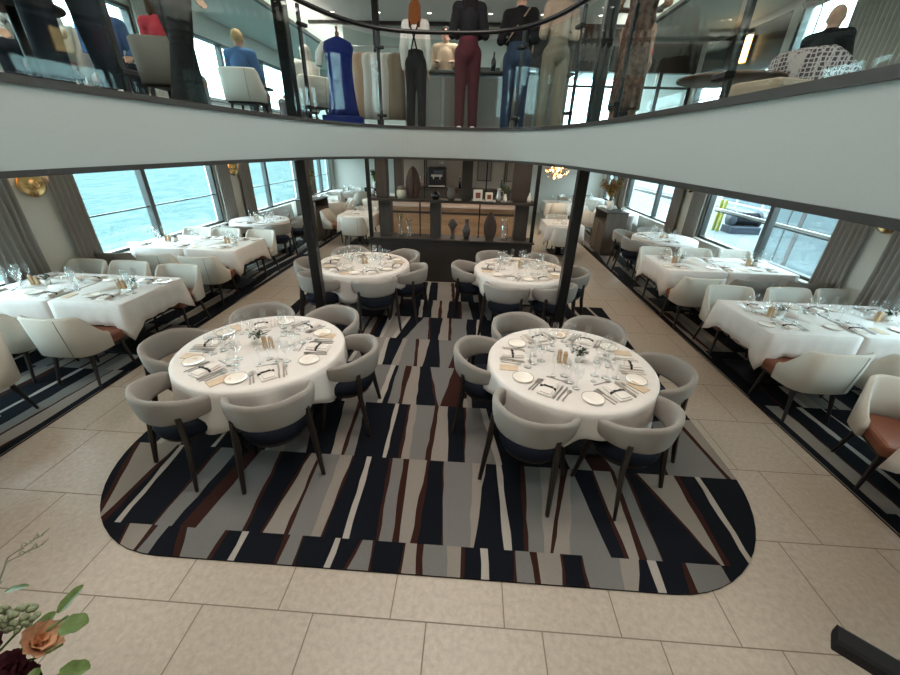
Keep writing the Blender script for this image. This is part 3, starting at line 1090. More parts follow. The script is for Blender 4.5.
for side, y0, y1, xa, xs, xw, nm, near, far in ROWS:
    s = -1 if side == 'w' else 1
    ta, tw = nm.replace('row', 'aisle table'), nm.replace('row', 'window table')
    H = .25
    if s < 0:
        rect_table(xs + .012, xa, y0, y1, ta, {'x-': .03, 'x+': .27, 'y-': H, 'y+': H}, sd)
        rect_table(xw, xs - .03, y0, y1, tw, {'x-': .05, 'x+': .03, 'y-': H, 'y+': H}, sd + 1)
    else:
        rect_table(xa, xs - .012, y0, y1, ta, {'x-': .27, 'x+': .03, 'y-': H, 'y+': H}, sd)
        rect_table(xs + .03, xw, y0, y1, tw, {'x-': .03, 'x+': .05, 'y-': H, 'y+': H}, sd + 1)
    sd += 2
    cen = [(xa + xs) / 2, (xs + xw) / 2]
    for lst, fc, rowname, yy, fa in ((near, 90, 'near', y0 + .17, 90), (far, 270, 'far', y1 - .17, 270)):
        for k, c in enumerate(lst):
            turn = c[2] if len(c) > 2 else rnd.uniform(-4, 4)
            tp = (side == 'w' and nm.startswith('third') and rowname == 'near' and k == 2) or (side == 'd' and nm.startswith('third') and rowname == 'near' and k > 0)
            chair_at(TAUPE if tp else CREAM, c[0], c[1], fc + turn, '%s chair with rust seat on the %s side of the %s, %s end' % ('taupe' if tp else 'cream', rowname, nm, ORD[k]) if not (k == 1) else '%s chair with rust seat, middle of the %s side of the %s' % ('taupe' if tp else 'cream', rowname, nm), 'chairs at the ' + nm)
        for k in range(3):
            xx = xa + s * (.30 + .68 * k)
            setting(xx, yy, fa, rowname + ' ' + ORD[k], nm.replace('row', 'square tables'), menu=(k == 1))
    centrepiece(cen[0] - s * .1, (y0 + y1) / 2, ta, .06, .02)
    centrepiece(cen[1] + s * .1, (y0 + y1) / 2, tw, .06, .02)

# ---------------------------------------------------------------- further round tables by the windows
FAR = [(-4.85, 8.65, .62, 'fourth water-side table', 8.0), (4.12, 8.30, .62, 'fourth dock-side table', 8.0),
       (-4.75, 12.0, .62, 'fifth water-side table', 0), (4.3, 11.9, .62, 'fifth dock-side table', 0),
       (-4.8, 15.0, .62, 'sixth water-side table', 0), (4.3, 15.2, .62, 'sixth dock-side table', 0)]
for i, (x, y, R, nm, q) in enumerate(FAR):
    round_table(x, y, R, nm, .3 * i)
    s = -1 if x < 0 else 1
    for ang, wh in ((262, 'front'), (322 if s < 0 else 205, 'front aisle'), (25 if s < 0 else 148, 'aisle'), (88, 'rear')):
        a = math.radians(ang)
        pr = TUB if i < 2 else CREAM
        chair_at(pr, x + .74 * math.cos(a), y + .74 * math.sin(a), ang + 180, ('grey tub chair with navy seat' if i < 2 else 'cream chair with rust seat') + ' at the %s place of the %s' % (wh, nm), 'chairs round the ' + nm)
        setting(x + .45 * math.cos(a), y + .45 * math.sin(a), ang + 180, wh, nm, TOPZ, i < 2)
    centrepiece(x, y, nm)

# ---------------------------------------------------------------- tables in the rear dining room
def rear_table(x, y, nm, chairs, seed):
    rect_table(x - .44, x + .44, y - .44, y + .44, nm, {'x-': .28, 'x+': .28, 'y-': .28, 'y+': .28}, seed, 'square tables in the rear room')
    for dx, dy, fc, wh in chairs:
        chair_at(CREAM, x + dx, y + dy, fc, 'cream chair on the %s side of the %s' % (wh, nm), 'rear room chairs')
    for ang, wh in ((90, 'front'), (270, 'back')):
        setting(x, y - .26 if ang == 90 else y + .26, ang, wh, nm, TOPZ - .0, False)


rear_table(-2.92, 10.05, 'table beyond the water-side sideboard', [(.05, -.62, 90, 'front'), (-.02, .64, 270, 'back'), (-.66, 0, 0, 'window')], 31)
rear_table(-3.1, 13.3, 'deepest water-side square table', [(-.1, -.62, 90, 'front'), (.05, .62, 270, 'back')], 32)
rear_table(2.26, 9.75, 'table by the wine bar', [(-.05, -.64, 90, 'front'), (.02, .64, 270, 'back')], 33)
rear_table(2.95, 13.9, 'deepest dock-side square table', [(-.05, -.64, 90, 'front'), (.62, .0, 180, 'window')], 34)

# ================================================================== CURTAINS AND WALL LAMPS
def curtain(x, y0, y1, z0, z1, label, sgn, group, mats='curtain'):
    mb = MB()
    n = max(12, int((y1 - y0) / .012))
    folds = max(3, (y1 - y0) / .085)
    A, B = [], []
    for i in range(n + 1):
        t = i / n
        y = y0 + (y1 - y0) * t
        w = math.sin(2 * PI * folds * t + .5 * math.sin(7 * t))
        A.append((x - sgn * (.075 + .032 * w), y))
        B.append((x - sgn * (.069 + .032 * w), y))
    rings = []
    for z, s in ((z0, 1.05), (z0 + .5, 1.0), ((z0 + z1) / 2, .96), (z1 - .1, 1.0), (z1, 1.0)):
        ym = (y0 + y1) / 2
        rings.append([(a, ym + (b - ym) * s, z) for a, b in A] + [(a, ym + (b - ym) * s, z) for a, b in B[::-1]])
    mb.loft(rings, 0, True, True, True)
    o = mb.build('curtain', mats, None)
    return tag(o, label, 'curtain', group)


def wall_lamp(x, y, z, sgn, label, lit):
    root = empty('wall_lamp', (x, y, z), 0, label, 'lamp', 'round brass wall lamps')
    M = Matrix.Rotation(sgn * -PI / 2, 4, 'Y')
    d = MB()
    d.lathe([(.001, .005), (.145, .005), (.15, .012), (.14, .02), (.09, .008), (.001, .004)], 32, 0, M=M)
    d.build('wall_plate', 'brass', root)
    b = MB()
    b.lathe([(.165, .055), (.15, .085), (.105, .112), (.05, .125), (.001, .128), (.001, .124), (.05, .120), (.105, .107), (.148, .08)], 32, 0, M=M)
    b.build('shade', 'brass', root)
    s = MB()
    s.bar((0, 0, 0), (-sgn * .1, 0, 0), .03)
    s.build('arm', 'brass', root)
    g = MB()
    g.ball((-sgn * .055, 0, .06), (.022, .05, .05), 10, 8)
    g.build('bulb', 'lamp_glow' if lit else 'pot_white', root)
    if lit:
        l = bpy.data.lights.new('wall_lamp_light', 'POINT')
        l.energy = 5
        l.color = (1, .7, .4)
        l.shadow_soft_size = .04
        lo = bpy.data.objects.new('wall_lamp_light', l)
        COL.objects.link(lo)
        lo.location = (x - sgn * .06, y, z + .2)


CUR = [(XL, -1, 4.08, 4.66, 'second water-side row, near side of lamp'), (XL, -1, 5.08, 5.46, 'second water-side row, far side of lamp'),
       (XL, -1, 8.72, 9.18, 'fourth water-side table, near side of lamp'), (XL, -1, 9.62, 10.06, 'fourth water-side table, far side of lamp'),
       (XL, -1, 13.05, 13.45, 'sixth water-side table, near side of pier'), (XL, -1, 13.9, 14.3, 'sixth water-side table, far side of pier'),
       (XR, 1, 4.3, 4.92, 'second dock-side row, near side of lamp'), (XR, 1, 5.24, 5.74, 'second dock-side row, far side of lamp'),
       (XR, 1, 9.02, 9.58, 'fourth dock-side table, near side of lamp'), (XR, 1, 10.02, 10.5, 'fourth dock-side table, far side of lamp'),
       (XR, 1, 13.7, 14.1, 'sixth dock-side table, near side of pier'), (XR, 1, 14.3, 14.7, 'sixth dock-side table, far side of pier')]
for x, sg, a, b, nm in CUR:
    curtain(x, a, b, .05, 2.2, 'grey-brown floor-length curtain by the ' + nm, sg, 'grey-brown dining room curtains')
wall_lamp(XL, 4.90, 1.80, -1, 'glowing brass dome lamp on wall above the second water-side row', True)
wall_lamp(XL, 9.42, 1.78, -1, 'glowing brass dome lamp on wall above the fourth water-side table', True)
wall_lamp(XR, 5.06, 1.70, 1, 'brass dome lamp on wall above the second dock-side row', False)
wall_lamp(XR, 9.80, 1.70, 1, 'brass dome lamp on wall above the fourth dock-side table', False)

# ================================================================== DIVIDER SHELF BETWEEN DINING AND BAR
SY = 7.0
sh = empty('divider_shelf', (-.36, SY + .2, 0), 0, 'dark open divider shelf on a closed base behind the rear round tables', 'shelf')


def sp(name, mats, fn, parent=sh):
    mb = MB()
    fn(mb)
    o = mb.build(name, mats, parent)
    o.location = (.36, -SY - .2, 0) if parent is sh else (0, 0, 0)
    return o


sp('base_cabinet', 'cabinet_dark', lambda m: [m.box((-.36, 7.22, .40), (3.02, .42, .80), 0, .008), m.box((-.36, 7.20, .815), (3.08, .48, .03), 0, .006)])
for x in (-1.84, 1.12):
    sp('post', 'black_metal', lambda m: m.box((x, 7.03, 1.53), (.06, .06, 1.43)))
for x, za, zb in ((-.86, 1.52, 2.24), (-.95, .84, 1.47), (.15, .84, 1.47), (.24, 1.52, 2.24)):
    sp('thin_post', 'black_metal', lambda m: m.box((x, 7.2, (za + zb) / 2), (.022, .022, zb - za)))
sp('shelf_board', 'cabinet_dark', lambda m: m.box((-.36, 7.2, 1.49), (2.98, .36, .045), 0, .004))
sp('top_rail', 'cabinet_dark', lambda m: m.box((-.36, 7.2, 2.215), (3.02, .36, .06)))
for x, w, za, zb in ((-1.64, .20, 1.515, 2.185), (-1.33, .14, 1.515, 2.185), (-.10, .19, 1.515, 2.185), (.86, .32, 1.515, 2.185), (-1.60, .22, .83, 1.467), (-.66, .20, .83, 1.467), (.92, .24, .83, 1.467)):
    sp('upright_panel', 'shelf_panel' if x < .5 else 'shelf_wood', lambda m: m.box((x, 7.26, (za + zb) / 2), (w, .22, zb - za), 0, .004))


def vessel(name, x, z, prof, m, label, cat, n=24, y=7.16):
    o = MB().lathe(prof, n).build(name, m, None, (x, y, z))
    return tag(o, label, cat)


SH = 1.5125
o = vessel('ginger_jar', -1.27, SH, [(.001, 0), (.06, 0), (.085, .06), (.085, .13), (.06, .15), (.055, .155), (.001, .156)], 'ceramic_green', 'pale green lidded jar on the upper divider shelf', 'jar', y=7.1)
MB().lathe([(.001, .157), (.064, .157), (.072, .175), (.055, .205), (.02, .22), (.001, .222)], 20).build('lid', 'ceramic_grey', o)


def paddle(x, z, w, h, label, y=7.14):
    mb = MB()
    rings = []
    for k in range(15):
        t = k / 14
        ww = w / 2 * (math.sin(PI * min(1, (t * .86 + .14))) ** .62 if t < .995 else .02)
        if t < .12:
            ww = w / 2 * (.62 + 1.2 * t)
        rings.append([(ww * math.cos(2 * PI * j / 16), .028 * (0.4 + .6 * ww / (w / 2)) * math.sin(2 * PI * j / 16), h * t) for j in range(16)])
    mb.loft(rings)
    mb.box((0, 0, .008), (w * .6, .10, .016))
    o = mb.build('carved_wooden_shield', 'carved_wood', None, (x, y, z))
    mb = MB()
    mb.tube([(0, -.026, .06), (0, -.034, h * .5), (0, -.026, h * .9)], .008, 6)
    mb.build('rib', 'carved_wood', o)
    return tag(o, label, 'carving')


paddle(-1.06, SH, .27, .54, 'tall dark pointed wooden shield on the upper divider shelf')
paddle(.36, .8305, .24, .50, 'dark pointed wooden shield on the base of the divider shelf')
vessel('round_pot', -.66, SH, [(.001, 0), (.05, 0), (.082, .045), (.078, .09), (.045, .12), (.04, .13), (.033, .13), (.036, .118), (.001, .1)], 'ceramic_black', 'squat glossy black pot on the upper divider shelf', 'pot')
vessel('vase', -.375, SH, [(.001, 0), (.055, 0), (.078, .07), (.075, .13), (.058, .18), (.07, .225), (.064, .225), (.05, .18), (.001, .15)], 'ceramic_grey', 'ribbed grey vase beside the black pot on divider shelf', 'vase')
vessel('vase', -.075, .8305, [(.001, 0), (.042, 0), (.05, .03), (.078, .11), (.082, .15), (.05, .23), (.033, .27), (.036, .33), (.044, .35), (.036, .35), (.028, .3), (.001, .27)], 'ceramic_dark', 'dark brown narrow-necked vase on the base of the divider shelf', 'vase')


def bust(x, z):
    mb = MB()
    mb.lathe([(.001, 0), (.05, 0), (.048, .03), (.036, .05), (.034, .13), (.045, .16), (.001, .17)], 20)
    mb.ball((0, 0, .25), (.072, .085, .105), 20, 14)
    mb.ball((0, -.045, .215), (.045, .045, .06), 12, 8)
    mb.loft([[(-.010, -.078, .23), (.010, -.078, .23), (.0, -.103, .23)], [(-.005, -.078, .275), (.005, -.078, .275), (0, -.084, .275)]], 0, False)
    for sx in (-1, 1):
        mb.ball((sx * .073, 0, .245), (.012, .022, .032), 8, 6)
        mb.ball((sx * .028, -.077, .268), (.014, .01, .007), 8, 6)
    mb.ball((0, -.082, .207), (.022, .012, .008), 8, 6)
    o = mb.build('head_sculpture', 'ceramic_dark', None, (x, 7.16, z))
    return tag(o, 'dark sculpted head on a neck stand, base of the divider shelf', 'sculpture')


bust(-.335, .8305)
# glass and silver pieces
for x, h, r, lab in ((-1.32, .36, .05, 'tall clear glass vase next to panel on divider base'), (-1.15, .28, .06, 'wide clear glass vase on divider base'), (.62, .40, .085, 'large clear glass jar beside the wooden shield on divider base')):
    o = vessel('glass_vase', x, .8305, [(.001, .002), (r * .8, .002), (r, h * .25), (r * .8, h * .6), (r * .55, h * .85), (r * .8, h), (r * .77, h), (r * .5, h * .85), (r * .76, h * .6), (r * .95, h * .25), (r * .75, .01), (.001, .01)], 'wine_glass', lab, 'vase')
    if x < 0:
        st = MB()
        for k in range(5):
            a = k * 1.3
            st.tube([(0, 0, .02), (.02 * math.cos(a), .02 * math.sin(a), h * .8), (.06 * math.cos(a), .06 * math.sin(a), h * 1.15)], [.003, .003, .007], 6)
        st.build('stems', 'leaf', o)


def framed_box(x, z, w, h, label, y=7.12):
    mb = MB()
    mb.box((0, 0, h / 2), (w, .05, h), 0, .01)
    mb.box((0, -.021, h / 2), (w * .55, .014, h * .5), 1, .002)
    o = mb.build('framed_photo', ['pot_white', 'rust_leather'], None, (x, y, z), .15)
    return tag(o, label, 'frame')


framed_box(.10, SH, .16, .19, 'small white frame with red picture on the upper divider shelf')
framed_box(.30, SH, .13, .15, 'second white frame with red picture, next to the silver pitcher')
o = vessel('silver_pitcher', .47, SH, [(.001, 0), (.04, 0), (.05, .06), (.035, .13), (.03, .19), (.042, .22), (.036, .22), (.001, .2)], 'steel', 'silver pitcher on the upper divider shelf', 'pitcher', y=7.1)
MB().tube([(.032, 0, .18), (.075, 0, .17), (.08, 0, .1), (.048, 0, .06)], .006, 6).build('handle', 'steel', o)
o = vessel('sprig_vase', .585, SH, [(.001, 0), (.03, 0), (.036, .05), (.02, .11), (.024, .13), (.001, .12)], 'pot_white', 'small white vase with sprigs on the upper divider shelf', 'vase', y=7.1)
st = MB()
for k in range(7):
    a = k * .9
    p1 = (.05 * math.cos(a), .05 * math.sin(a), .24 + .04 * math.sin(k * 3))
    st.tube([(0, 0, .1), (.015 * math.cos(a), .015 * math.sin(a), .18), p1], .003, 5)
    st.ball(p1, (.016, .016, .022), 8, 6)
st.build('sprigs', 'leaf', o)
vessel('bottle_vase', 1.02, SH, [(.001, 0), (.035, 0), (.042, .05), (.03, .10), (.014, .13), (.016, .16), (.001, .16)], 'pot_white', 'small white bottle vase at the dock end of the divider shelf', 'vase')

# ================================================================== WINE BAR BEHIND THE DIVIDER
bar = empty('bar_counter', (-.5, 10.2, 0), 0, 'long wooden bar counter with pale stone top behind the divider shelf', 'bar counter')
m_ = MB(); m_.box((0, 0, .50), (3.3, .62, 1.0), 0, .01); m_.build('body', 'bar_wood', bar)
m_ = MB(); m_.box((0, -.02, 1.025), (3.4, .78, .05), 0, .008); m_.build('countertop', 'bar_top', bar)
m_ = MB(); m_.box((0, -.32, .86), (3.3, .03, .05), 0, .005); m_.box((0, -.32, .06), (3.3, .03, .12), 0, .005); m_.build('trim_band', 'carved_wood', bar)
wb = MB()
wb.box((-.3, 13.1, ZC / 2), (4.2, .14, ZC))
for x in (-1.5, -.2, 1.0):
    wb.box((x, 13.02, 1.3), (.03, .03, 1.7), 1)
struct(wb, 'wall_behind_bar', ['wall_bar', 'shelf_panel'])
bc = empty('back_bar_cabinet', (-.4, 12.70, 0), 0, 'low dark cabinet along the wall behind the bar', 'cabinet')
m_ = MB(); m_.box((0, 0, .585), (3.4, .5, 1.17), 0, .01); m_.build('body', 'shelf_wood', bc)
m_ = MB(); m_.box((0, 0, 1.185), (3.44, .54, .03), 0, .006); m_.build('countertop', 'shelf_panel', bc)
for k in range(4):
    m_ = MB(); m_.box((-1.27 + .85 * k, -.257, .6), (.80, .02, 1.06), 0, .004); d_ = m_.build('door', 'shelf_wood', bc)
    m_ = MB(); m_.bar((-.95 + .85 * k, -.28, .4), (-.95 + .85 * k, -.28, .6), .014); m_.build('handle', 'steel', d_)
cm = empty('coffee_machine', (-1.12, 12.7, 1.20), 0, 'black coffee machine on the cabinet behind the bar', 'coffee machine')
m_ = MB(); m_.box((0, .02, .30), (.55, .36, .60), 0, .03); m_.build('body', 'ceramic_black', cm)
m_ = MB(); m_.box((0, -.19, .06), (.5, .12, .04), 0, .008); m_.build('drip_tray', 'steel', cm)
m_ = MB(); m_.box((.05, -.168, .44), (.30, .012, .12), 0, .004); m_.build('display', 'steel_blue', cm)
m_ = MB()
for dx in (-.1, .1):
    m_.tube([(dx, -.2, .34), (dx, -.2, .26)], .02, 10)
m_.box((0, -.19, .36), (.34, .06, .06), 0, .01)
m_.build('brew_head', 'steel', cm)
m_ = MB(); m_.lathe([(.001, 0), (.10, 0), (.13, .22), (.001, .22)], 20, 0, (.12, .02, .60)); m_.build('bean_hopper', 'wine_glass', cm)
for k, (x, h, mt_, lab) in enumerate(((-1.78, .34, 'rust_leather', 'red bottle at the water end of the back bar'), (-1.66, .30, 'ceramic_green', 'pale green bottle next to red one on back bar'), (-1.54, .36, 'rust_leather', 'tall red bottle beside the coffee machine'), (-.4, .32, 'ceramic_black', 'black bottle on the back bar past the coffee machine'), (-.28, .28, 'pot_white', 'white bottle on the back bar'), (.9, .30, 'leaf_dark', 'dark green bottle at the dock end of the back bar'))):
    o = MB().lathe([(.001, 0), (.04, 0), (.042, h * .6), (.016, h * .75), (.015, h), (.001, h)], 16).build('bottle', mt_, None, (x, 12.7, 1.2005))
    tag(o, lab, 'bottle', 'bottles on the back bar')
    MB().lathe([(.001, h), (.018, h), (.018, h + .025), (.001, h + .027)], 12).build('cap', 'steel', o)
# framed abstract panels on the wall behind the bar
for x, w, lab in ((.35, .45, 'grey framed panel on the wall behind the bar, centre'), (1.25, .4, 'grey framed panel on the wall behind the bar, dock end')):
    o = MB().box((0, 0, 0), (w, .03, .62), 0, .004).build('wall_panel_picture', 'shelf_panel', None, (x, 13.0, 1.72))
    tag(o, lab, 'picture')
    MB().box((0, -.018, 0), (w - .06, .008, .56)).build('canvas', 'ceramic_grey', o)

# ================================================================== SIDEBOARDS AND PLANTS
def sideboard(x, y, label, front):
    s = empty('sideboard', (x, y, CZ), 0, label, 'sideboard', 'service sideboards')
    w, d, h = .50, .95, 1.02
    m = MB()
    m.box((0, 0, .03), (w - .06, d - .06, .06))
    m.box((0, d / 2 - .012, h / 2 + .03), (w, .024, h - .06)); m.box((0, -d / 2 + .012, h / 2 + .03), (w, .024, h - .06))
    m.box((-front * (w / 2 - .012), 0, h / 2 + .03), (.024, d - .05, h - .06)); m.box((0, 0, .08), (w - .05, d - .05, .024))
    m.box((0, 0, .78), (w - .05, d - .05, .024))
    m.build('body', 'sideboard_wood', s)
    m = MB(); m.box((0, 0, h + .012), (w + .03, d + .03, .026), 0, .006); m.build('top', 'dark_trim', s)
    for k in (-1, 1):
        m = MB(); m.box((front * (w / 2 - .008), k * d / 4, .43), (.02, d / 2 - .03, .66), 0, .004); dr = m.build('door', 'sideboard_wood', s)
        m = MB(); m.bar((front * (w / 2 + .014), k * .04, .5), (front * (w / 2 + .014), k * .04, .66), .012); m.build('handle', 'steel', dr)
    return CZ + h + .0255


SBZ = sideboard(3.52, 10.06, 'dark wood sideboard with open slot beside the dock-side aisle', -1)
sideboard(-4.26, 10.36, 'dark wood sideboard with open slot beside the water-side aisle', 1)


def leafy(name, x, y, z, h, spread, mats, label, seed, pot='pot_white', n=90, ls=.05):
    r = random.Random(seed)
    root = empty(name, (x, y, z), 0, label, 'plant')
    p = MB(); ph = .22
    p.lathe([(.001, 0), (.07, 0), (.088, ph * .5), (.08, ph), (.07, ph), (.07, ph * .85), (.001, ph * .85)], 24)
    p.build('pot', pot, root)
    st, lf = MB(), MB()
    for i in range(9):
        a, q = r.uniform(0, 2 * PI), r.uniform(.3, 1) * spread
        top = Vector((q * math.cos(a), q * math.sin(a), ph + h * r.uniform(.6, 1)))
        pts = [Vector((0, 0, ph * .8)), Vector((top.x * .25, top.y * .25, ph + h * .35)), Vector((top.x * .6, top.y * .6, ph + h * .7)), top]
        st.tube(pts, [.006, .005, .004, .002], 6)
        for k in range(n // 9):
            t = r.uniform(.25, 1)
            i0 = min(2, int(t * 3)); u = t * 3 - i0
            c = pts[i0].lerp(pts[i0 + 1], u)
            aa = r.uniform(0, 2 * PI); s = ls * r.uniform(.6, 1.25)
            M = Matrix.Translation(c) @ Matrix.Rotation(aa, 4, 'Z') @ Matrix.Rotation(r.uniform(-.7, .9), 4, 'Y')
            lf.add([(0, 0, 0), (s * .35, -s * .3, .01), (s * .8, -s * .25, .0), (s * 1.2, 0, -.015), (s * .8, s * .25, 0), (s * .35, s * .3, .01)], [[0, 1, 4, 5], [1, 2, 3, 4]], r.randrange(len(mats)), False, M)
    st.build('stems', 'leaf', root)
    lf.build('foliage', mats, root, fix=False)


leafy('potted_branches', 3.42, 9.98, SBZ, .52, .30, ['leaf_rust', 'leaf_yellow', 'leaf_rust', 'leaf_rust'], 'spreading ochre-leaved branches in a pale vase on the dock-side sideboard', 3, n=260, ls=.12)
leafy('potted_orchid', -4.24, 10.1, SBZ, .50, .17, ['leaf_yellow', 'leaf', 'leaf_yellow'], 'slim yellow-green plant in a white pot on the water-side sideboard', 8, n=150, ls=.11)
leafy('potted_orchid', -3.9, 15.9, .82, .5, .2, ['leaf_yellow', 'leaf'], 'yellow-green plant on the black console by the end wall', 9, n=120, ls=.12)
cn = empty('console_table', (-3.9, 15.9, 0), 0, 'small black console table against the end wall', 'table')
m_ = MB(); m_.box((0, 0, .80), (.8, .4, .04), 0, .005); m_.build('top', 'black_metal', cn)
m_ = MB(); m_.box((0, 0, .70), (.76, .36, .16), 0, .005); m_.build('drawer', 'black_metal', cn)
for sx in (-1, 1):
    for sy_ in (-1, 1):
        m_ = MB(); m_.bar((sx * .36, sy_ * .16, 0), (sx * .36, sy_ * .16, .63), .04); m_.build('leg', 'black_metal', cn)
for y_, nm in ((10.33, 'near'), (10.43, 'far')):
    pass
o = MB().box((0, 0, .012), (.30, .22, .024), 0, .006).build('serving_tray', 'porcelain', None, (3.56, 10.34, SBZ))
tag(o, 'white serving tray on the dock-side sideboard', 'tray')
o = MB().box((0, 0, .012), (.28, .2, .024), 0, .006).build('serving_tray', 'porcelain', None, (-4.26, 10.6, SBZ))
tag(o, 'white serving tray on the water-side sideboard', 'tray')

# chandelier
ch = empty('chandelier', (2.5, 12.4, ZC), 0, 'glittering gold leaf chandelier hanging over the rear tables', 'chandelier')
m_ = MB(); m_.lathe([(.001, 0), (.09, 0), (.09, -.02), (.001, -.03)], 20); m_.tube([(0, 0, -.02), (0, 0, -.3)], .012, 8); m_.build('rod', 'brass', ch)
r = random.Random(2)
m_ = MB()
for i in range(150):
    a, b = r.uniform(0, 2 * PI), math.acos(r.uniform(-1, 1))
    q = r.uniform(.22, .37)
    c = Vector((q * math.sin(b) * math.cos(a), q * math.sin(b) * math.sin(a), -.45 + .62 * q * math.cos(b)))
    s = r.uniform(.028, .055)
    M = Matrix.Translation(c) @ Matrix.Rotation(a, 4, 'Z') @ Matrix.Rotation(b + r.uniform(-.5, .5), 4, 'Y')
    m_.add([(-s, 0, 0), (0, -s * .6, .004), (s, 0, 0), (0, s * .6, .004)], [[0, 1, 2, 3]], 0 if r.random() < .72 else 1, False, M)
m_.build('gold_leaves', ['brass', 'lamp_glow'], ch, fix=False)
cl_ = bpy.data.lights.new('chandelier_light', 'POINT'); cl_.energy = 18; cl_.color = (1, .78, .5); cl_.shadow_soft_size = .2
lo = bpy.data.objects.new('chandelier_light', cl_); COL.objects.link(lo); lo.location = (2.5, 12.4, 1.45)

# ================================================================== OUTSIDE
mb = MB()
mb.add([(-900, -500, -1.5), (-5.98, -500, -1.5), (-5.98, 700, -1.5), (-900, 700, -1.5)], [[0, 1, 2, 3]])
tag(mb.build('river_water', 'water', fix=False), 'pale turquoise rippled river water beyond the windows', 'water', kind='stuff')
q = MB()
q.box((10.4, 2.9, .3), (5.2, 15.4, 3.6), 0)              # lock wall close to the hull
for y in (-1.5, 1.4, 4.3, 6.6, 8.6, 10.0):
    q.box((7.795, y, .3), (.03, .035, 3.6), 1)
for y, w in ((5.15, .10), (7.9, .07), (8.15, .22), (9.6, .12)):
    q.box((7.797, y, .35), (.012, w, 3.6), 2)
q.box((7.8, 7.55, .3), (.012, .35, 3.5), 3)
struct(q, 'lock_wall', ['concrete', 'concrete_light', 'rust_streak', 'steel_blue'])
q = MB()
q.box((22, 26.8, -.79), (30, 32.4, 1.4), 0)
q.box((12.6, 26.8, -.02), (.5, 32.0, .16), 1)
q.box((30, 26, 2.4), (1.0, 34, 5), 1)
struct(q, 'quay_ground', ['concrete_light', 'concrete'])
q = MB(); q.add([(5.42, -30, -1.5), (80, -30, -1.5), (80, 80, -1.5), (5.42, 80, -1.5)], [[0, 1, 2, 3]])
tag(q.build('dock_water', 'water', fix=False), 'pale water in the dock beside the quay', 'water', kind='stuff')


def ladder(x, y, z0, z1, label):
    root = empty('wall_ladder', (x, y, z0), 0, label, 'ladder')
    m = MB(); m.bar((0, -.2, 0), (0, -.2, z1 - z0), .05); m.build('rail', 'rail_white', root)
    m = MB(); m.bar((0, .2, 0), (0, .2, z1 - z0), .05); m.build('rail', 'rail_white', root)
    k = .15
    while k < z1 - z0:
        m = MB(); m.bar((0, -.2, k), (0, .2, k), .03, out=(0, 0, 1)); m.build('rung', 'rail_white', root)
        k += .3


ladder(7.74, 7.75, -1.5, 2.1, 'white steel ladder fixed to the concrete lock wall')
yp = empty('yellow_ladder_post', (8.8, 14.35, -.09), 0, 'bright yellow dock post with rungs outside the dock-side window', 'post')
for dy in (-.12, .12):
    m_ = MB(); m_.bar((0, dy, 0), (0, dy, 1.05), .09); m_.build('post', 'yellow_paint', yp)
m_ = MB(); m_.box((0.02, 0, .55), (.03, .3, .7)); m_.build('sign_plate', 'yellow_paint', yp)
wn = empty('mooring_winch', (9.5, 14.1, -.09), 0, 'dark blue mooring winch on the quay outside the dock-side window', 'winch')
m_ = MB(); m_.box((0, 0, .2), (1.6, 1.0, .4), 0, .05); m_.build('base', 'steel_blue', wn)
m_ = MB(); m_.tube([(-.7, 0, .75), (.7, 0, .75)], .34, 20); m_.build('drum', 'c_navy', wn)
for dx in (-.7, .7):
    m_ = MB(); m_.tube([(dx - .04, 0, .75), (dx + .04, 0, .75)], .48, 20); m_.build('flange', 'steel_blue', wn)


wn.scale = (.62, .62, .62)


def railing(x, y0, y1, z, label):
    root = empty('quay_railing', (x, y0, z), 0, label, 'railing', 'white quay railings')
    n = int((y1 - y0) / 1.6)
    for k in range(n + 1):
        m = MB(); m.bar((0, (y1 - y0) * k / n, 0), (0, (y1 - y0) * k / n, 1.05), .05); m.build('post', 'rail_white', root)
    for h in (.55, 1.02):
        m = MB(); m.bar((0, 0, h), (0, y1 - y0, h), .05, out=(0, 0, 1)); m.build('rail', 'rail_white', root)


railing(11.5, 11.4, 26, -.09, 'long white railing along the quay')
gr = empty('ship_rail', (5.62, 0, 0), 0, 'white outer handrail running past the dock-side windows', 'railing')
for y in (.4, 4.85, 9.75, 14.1):
    m_ = MB(); m_.bar((-.12, y, 1.235), (0, y, 1.235), .03, out=(0, 0, 1)); m_.build('bracket', 'rail_white', gr)
m_ = MB(); m_.bar((0, .2, 1.25), (0, 16, 1.25), .045, out=(0, 0, 1)); m_.build('rail', 'rail_white', gr)
m_ = MB(); m_.bar((0, .2, 1.205), (0, 16, 1.205), .025, out=(0, 0, 1)); m_.build('rail_underside', 'black_metal', gr)
for i, (x, y, w, d, h, m) in enumerate(((17, 13, 5, 6, 2.4, 'steel_blue'), (18.5, 22, 6, 7, 3.2, 'concrete'), (24, 17, 4, 5, 4.0, 'concrete_light'))):
    s_ = empty('dock_shed', (x, y, -.1), 0, ('low blue dock shed beyond the quay railing', 'grey dock shed far along the quay', 'tall pale dock building behind the blue shed')[i], 'building')
    m_ = MB(); m_.box((0, 0, h / 2), (w, d, h)); m_.build('wall', m, s_)
    m_ = MB(); m_.box((0, 0, h + .1), (w + .4, d + .4, .2)); m_.build('roof', 'window_frame', s_)
    m_ = MB(); m_.box((-w / 2 - .02, 0, h * .55), (.05, d * .5, h * .3)); m_.build('window', 'c_navy', s_)

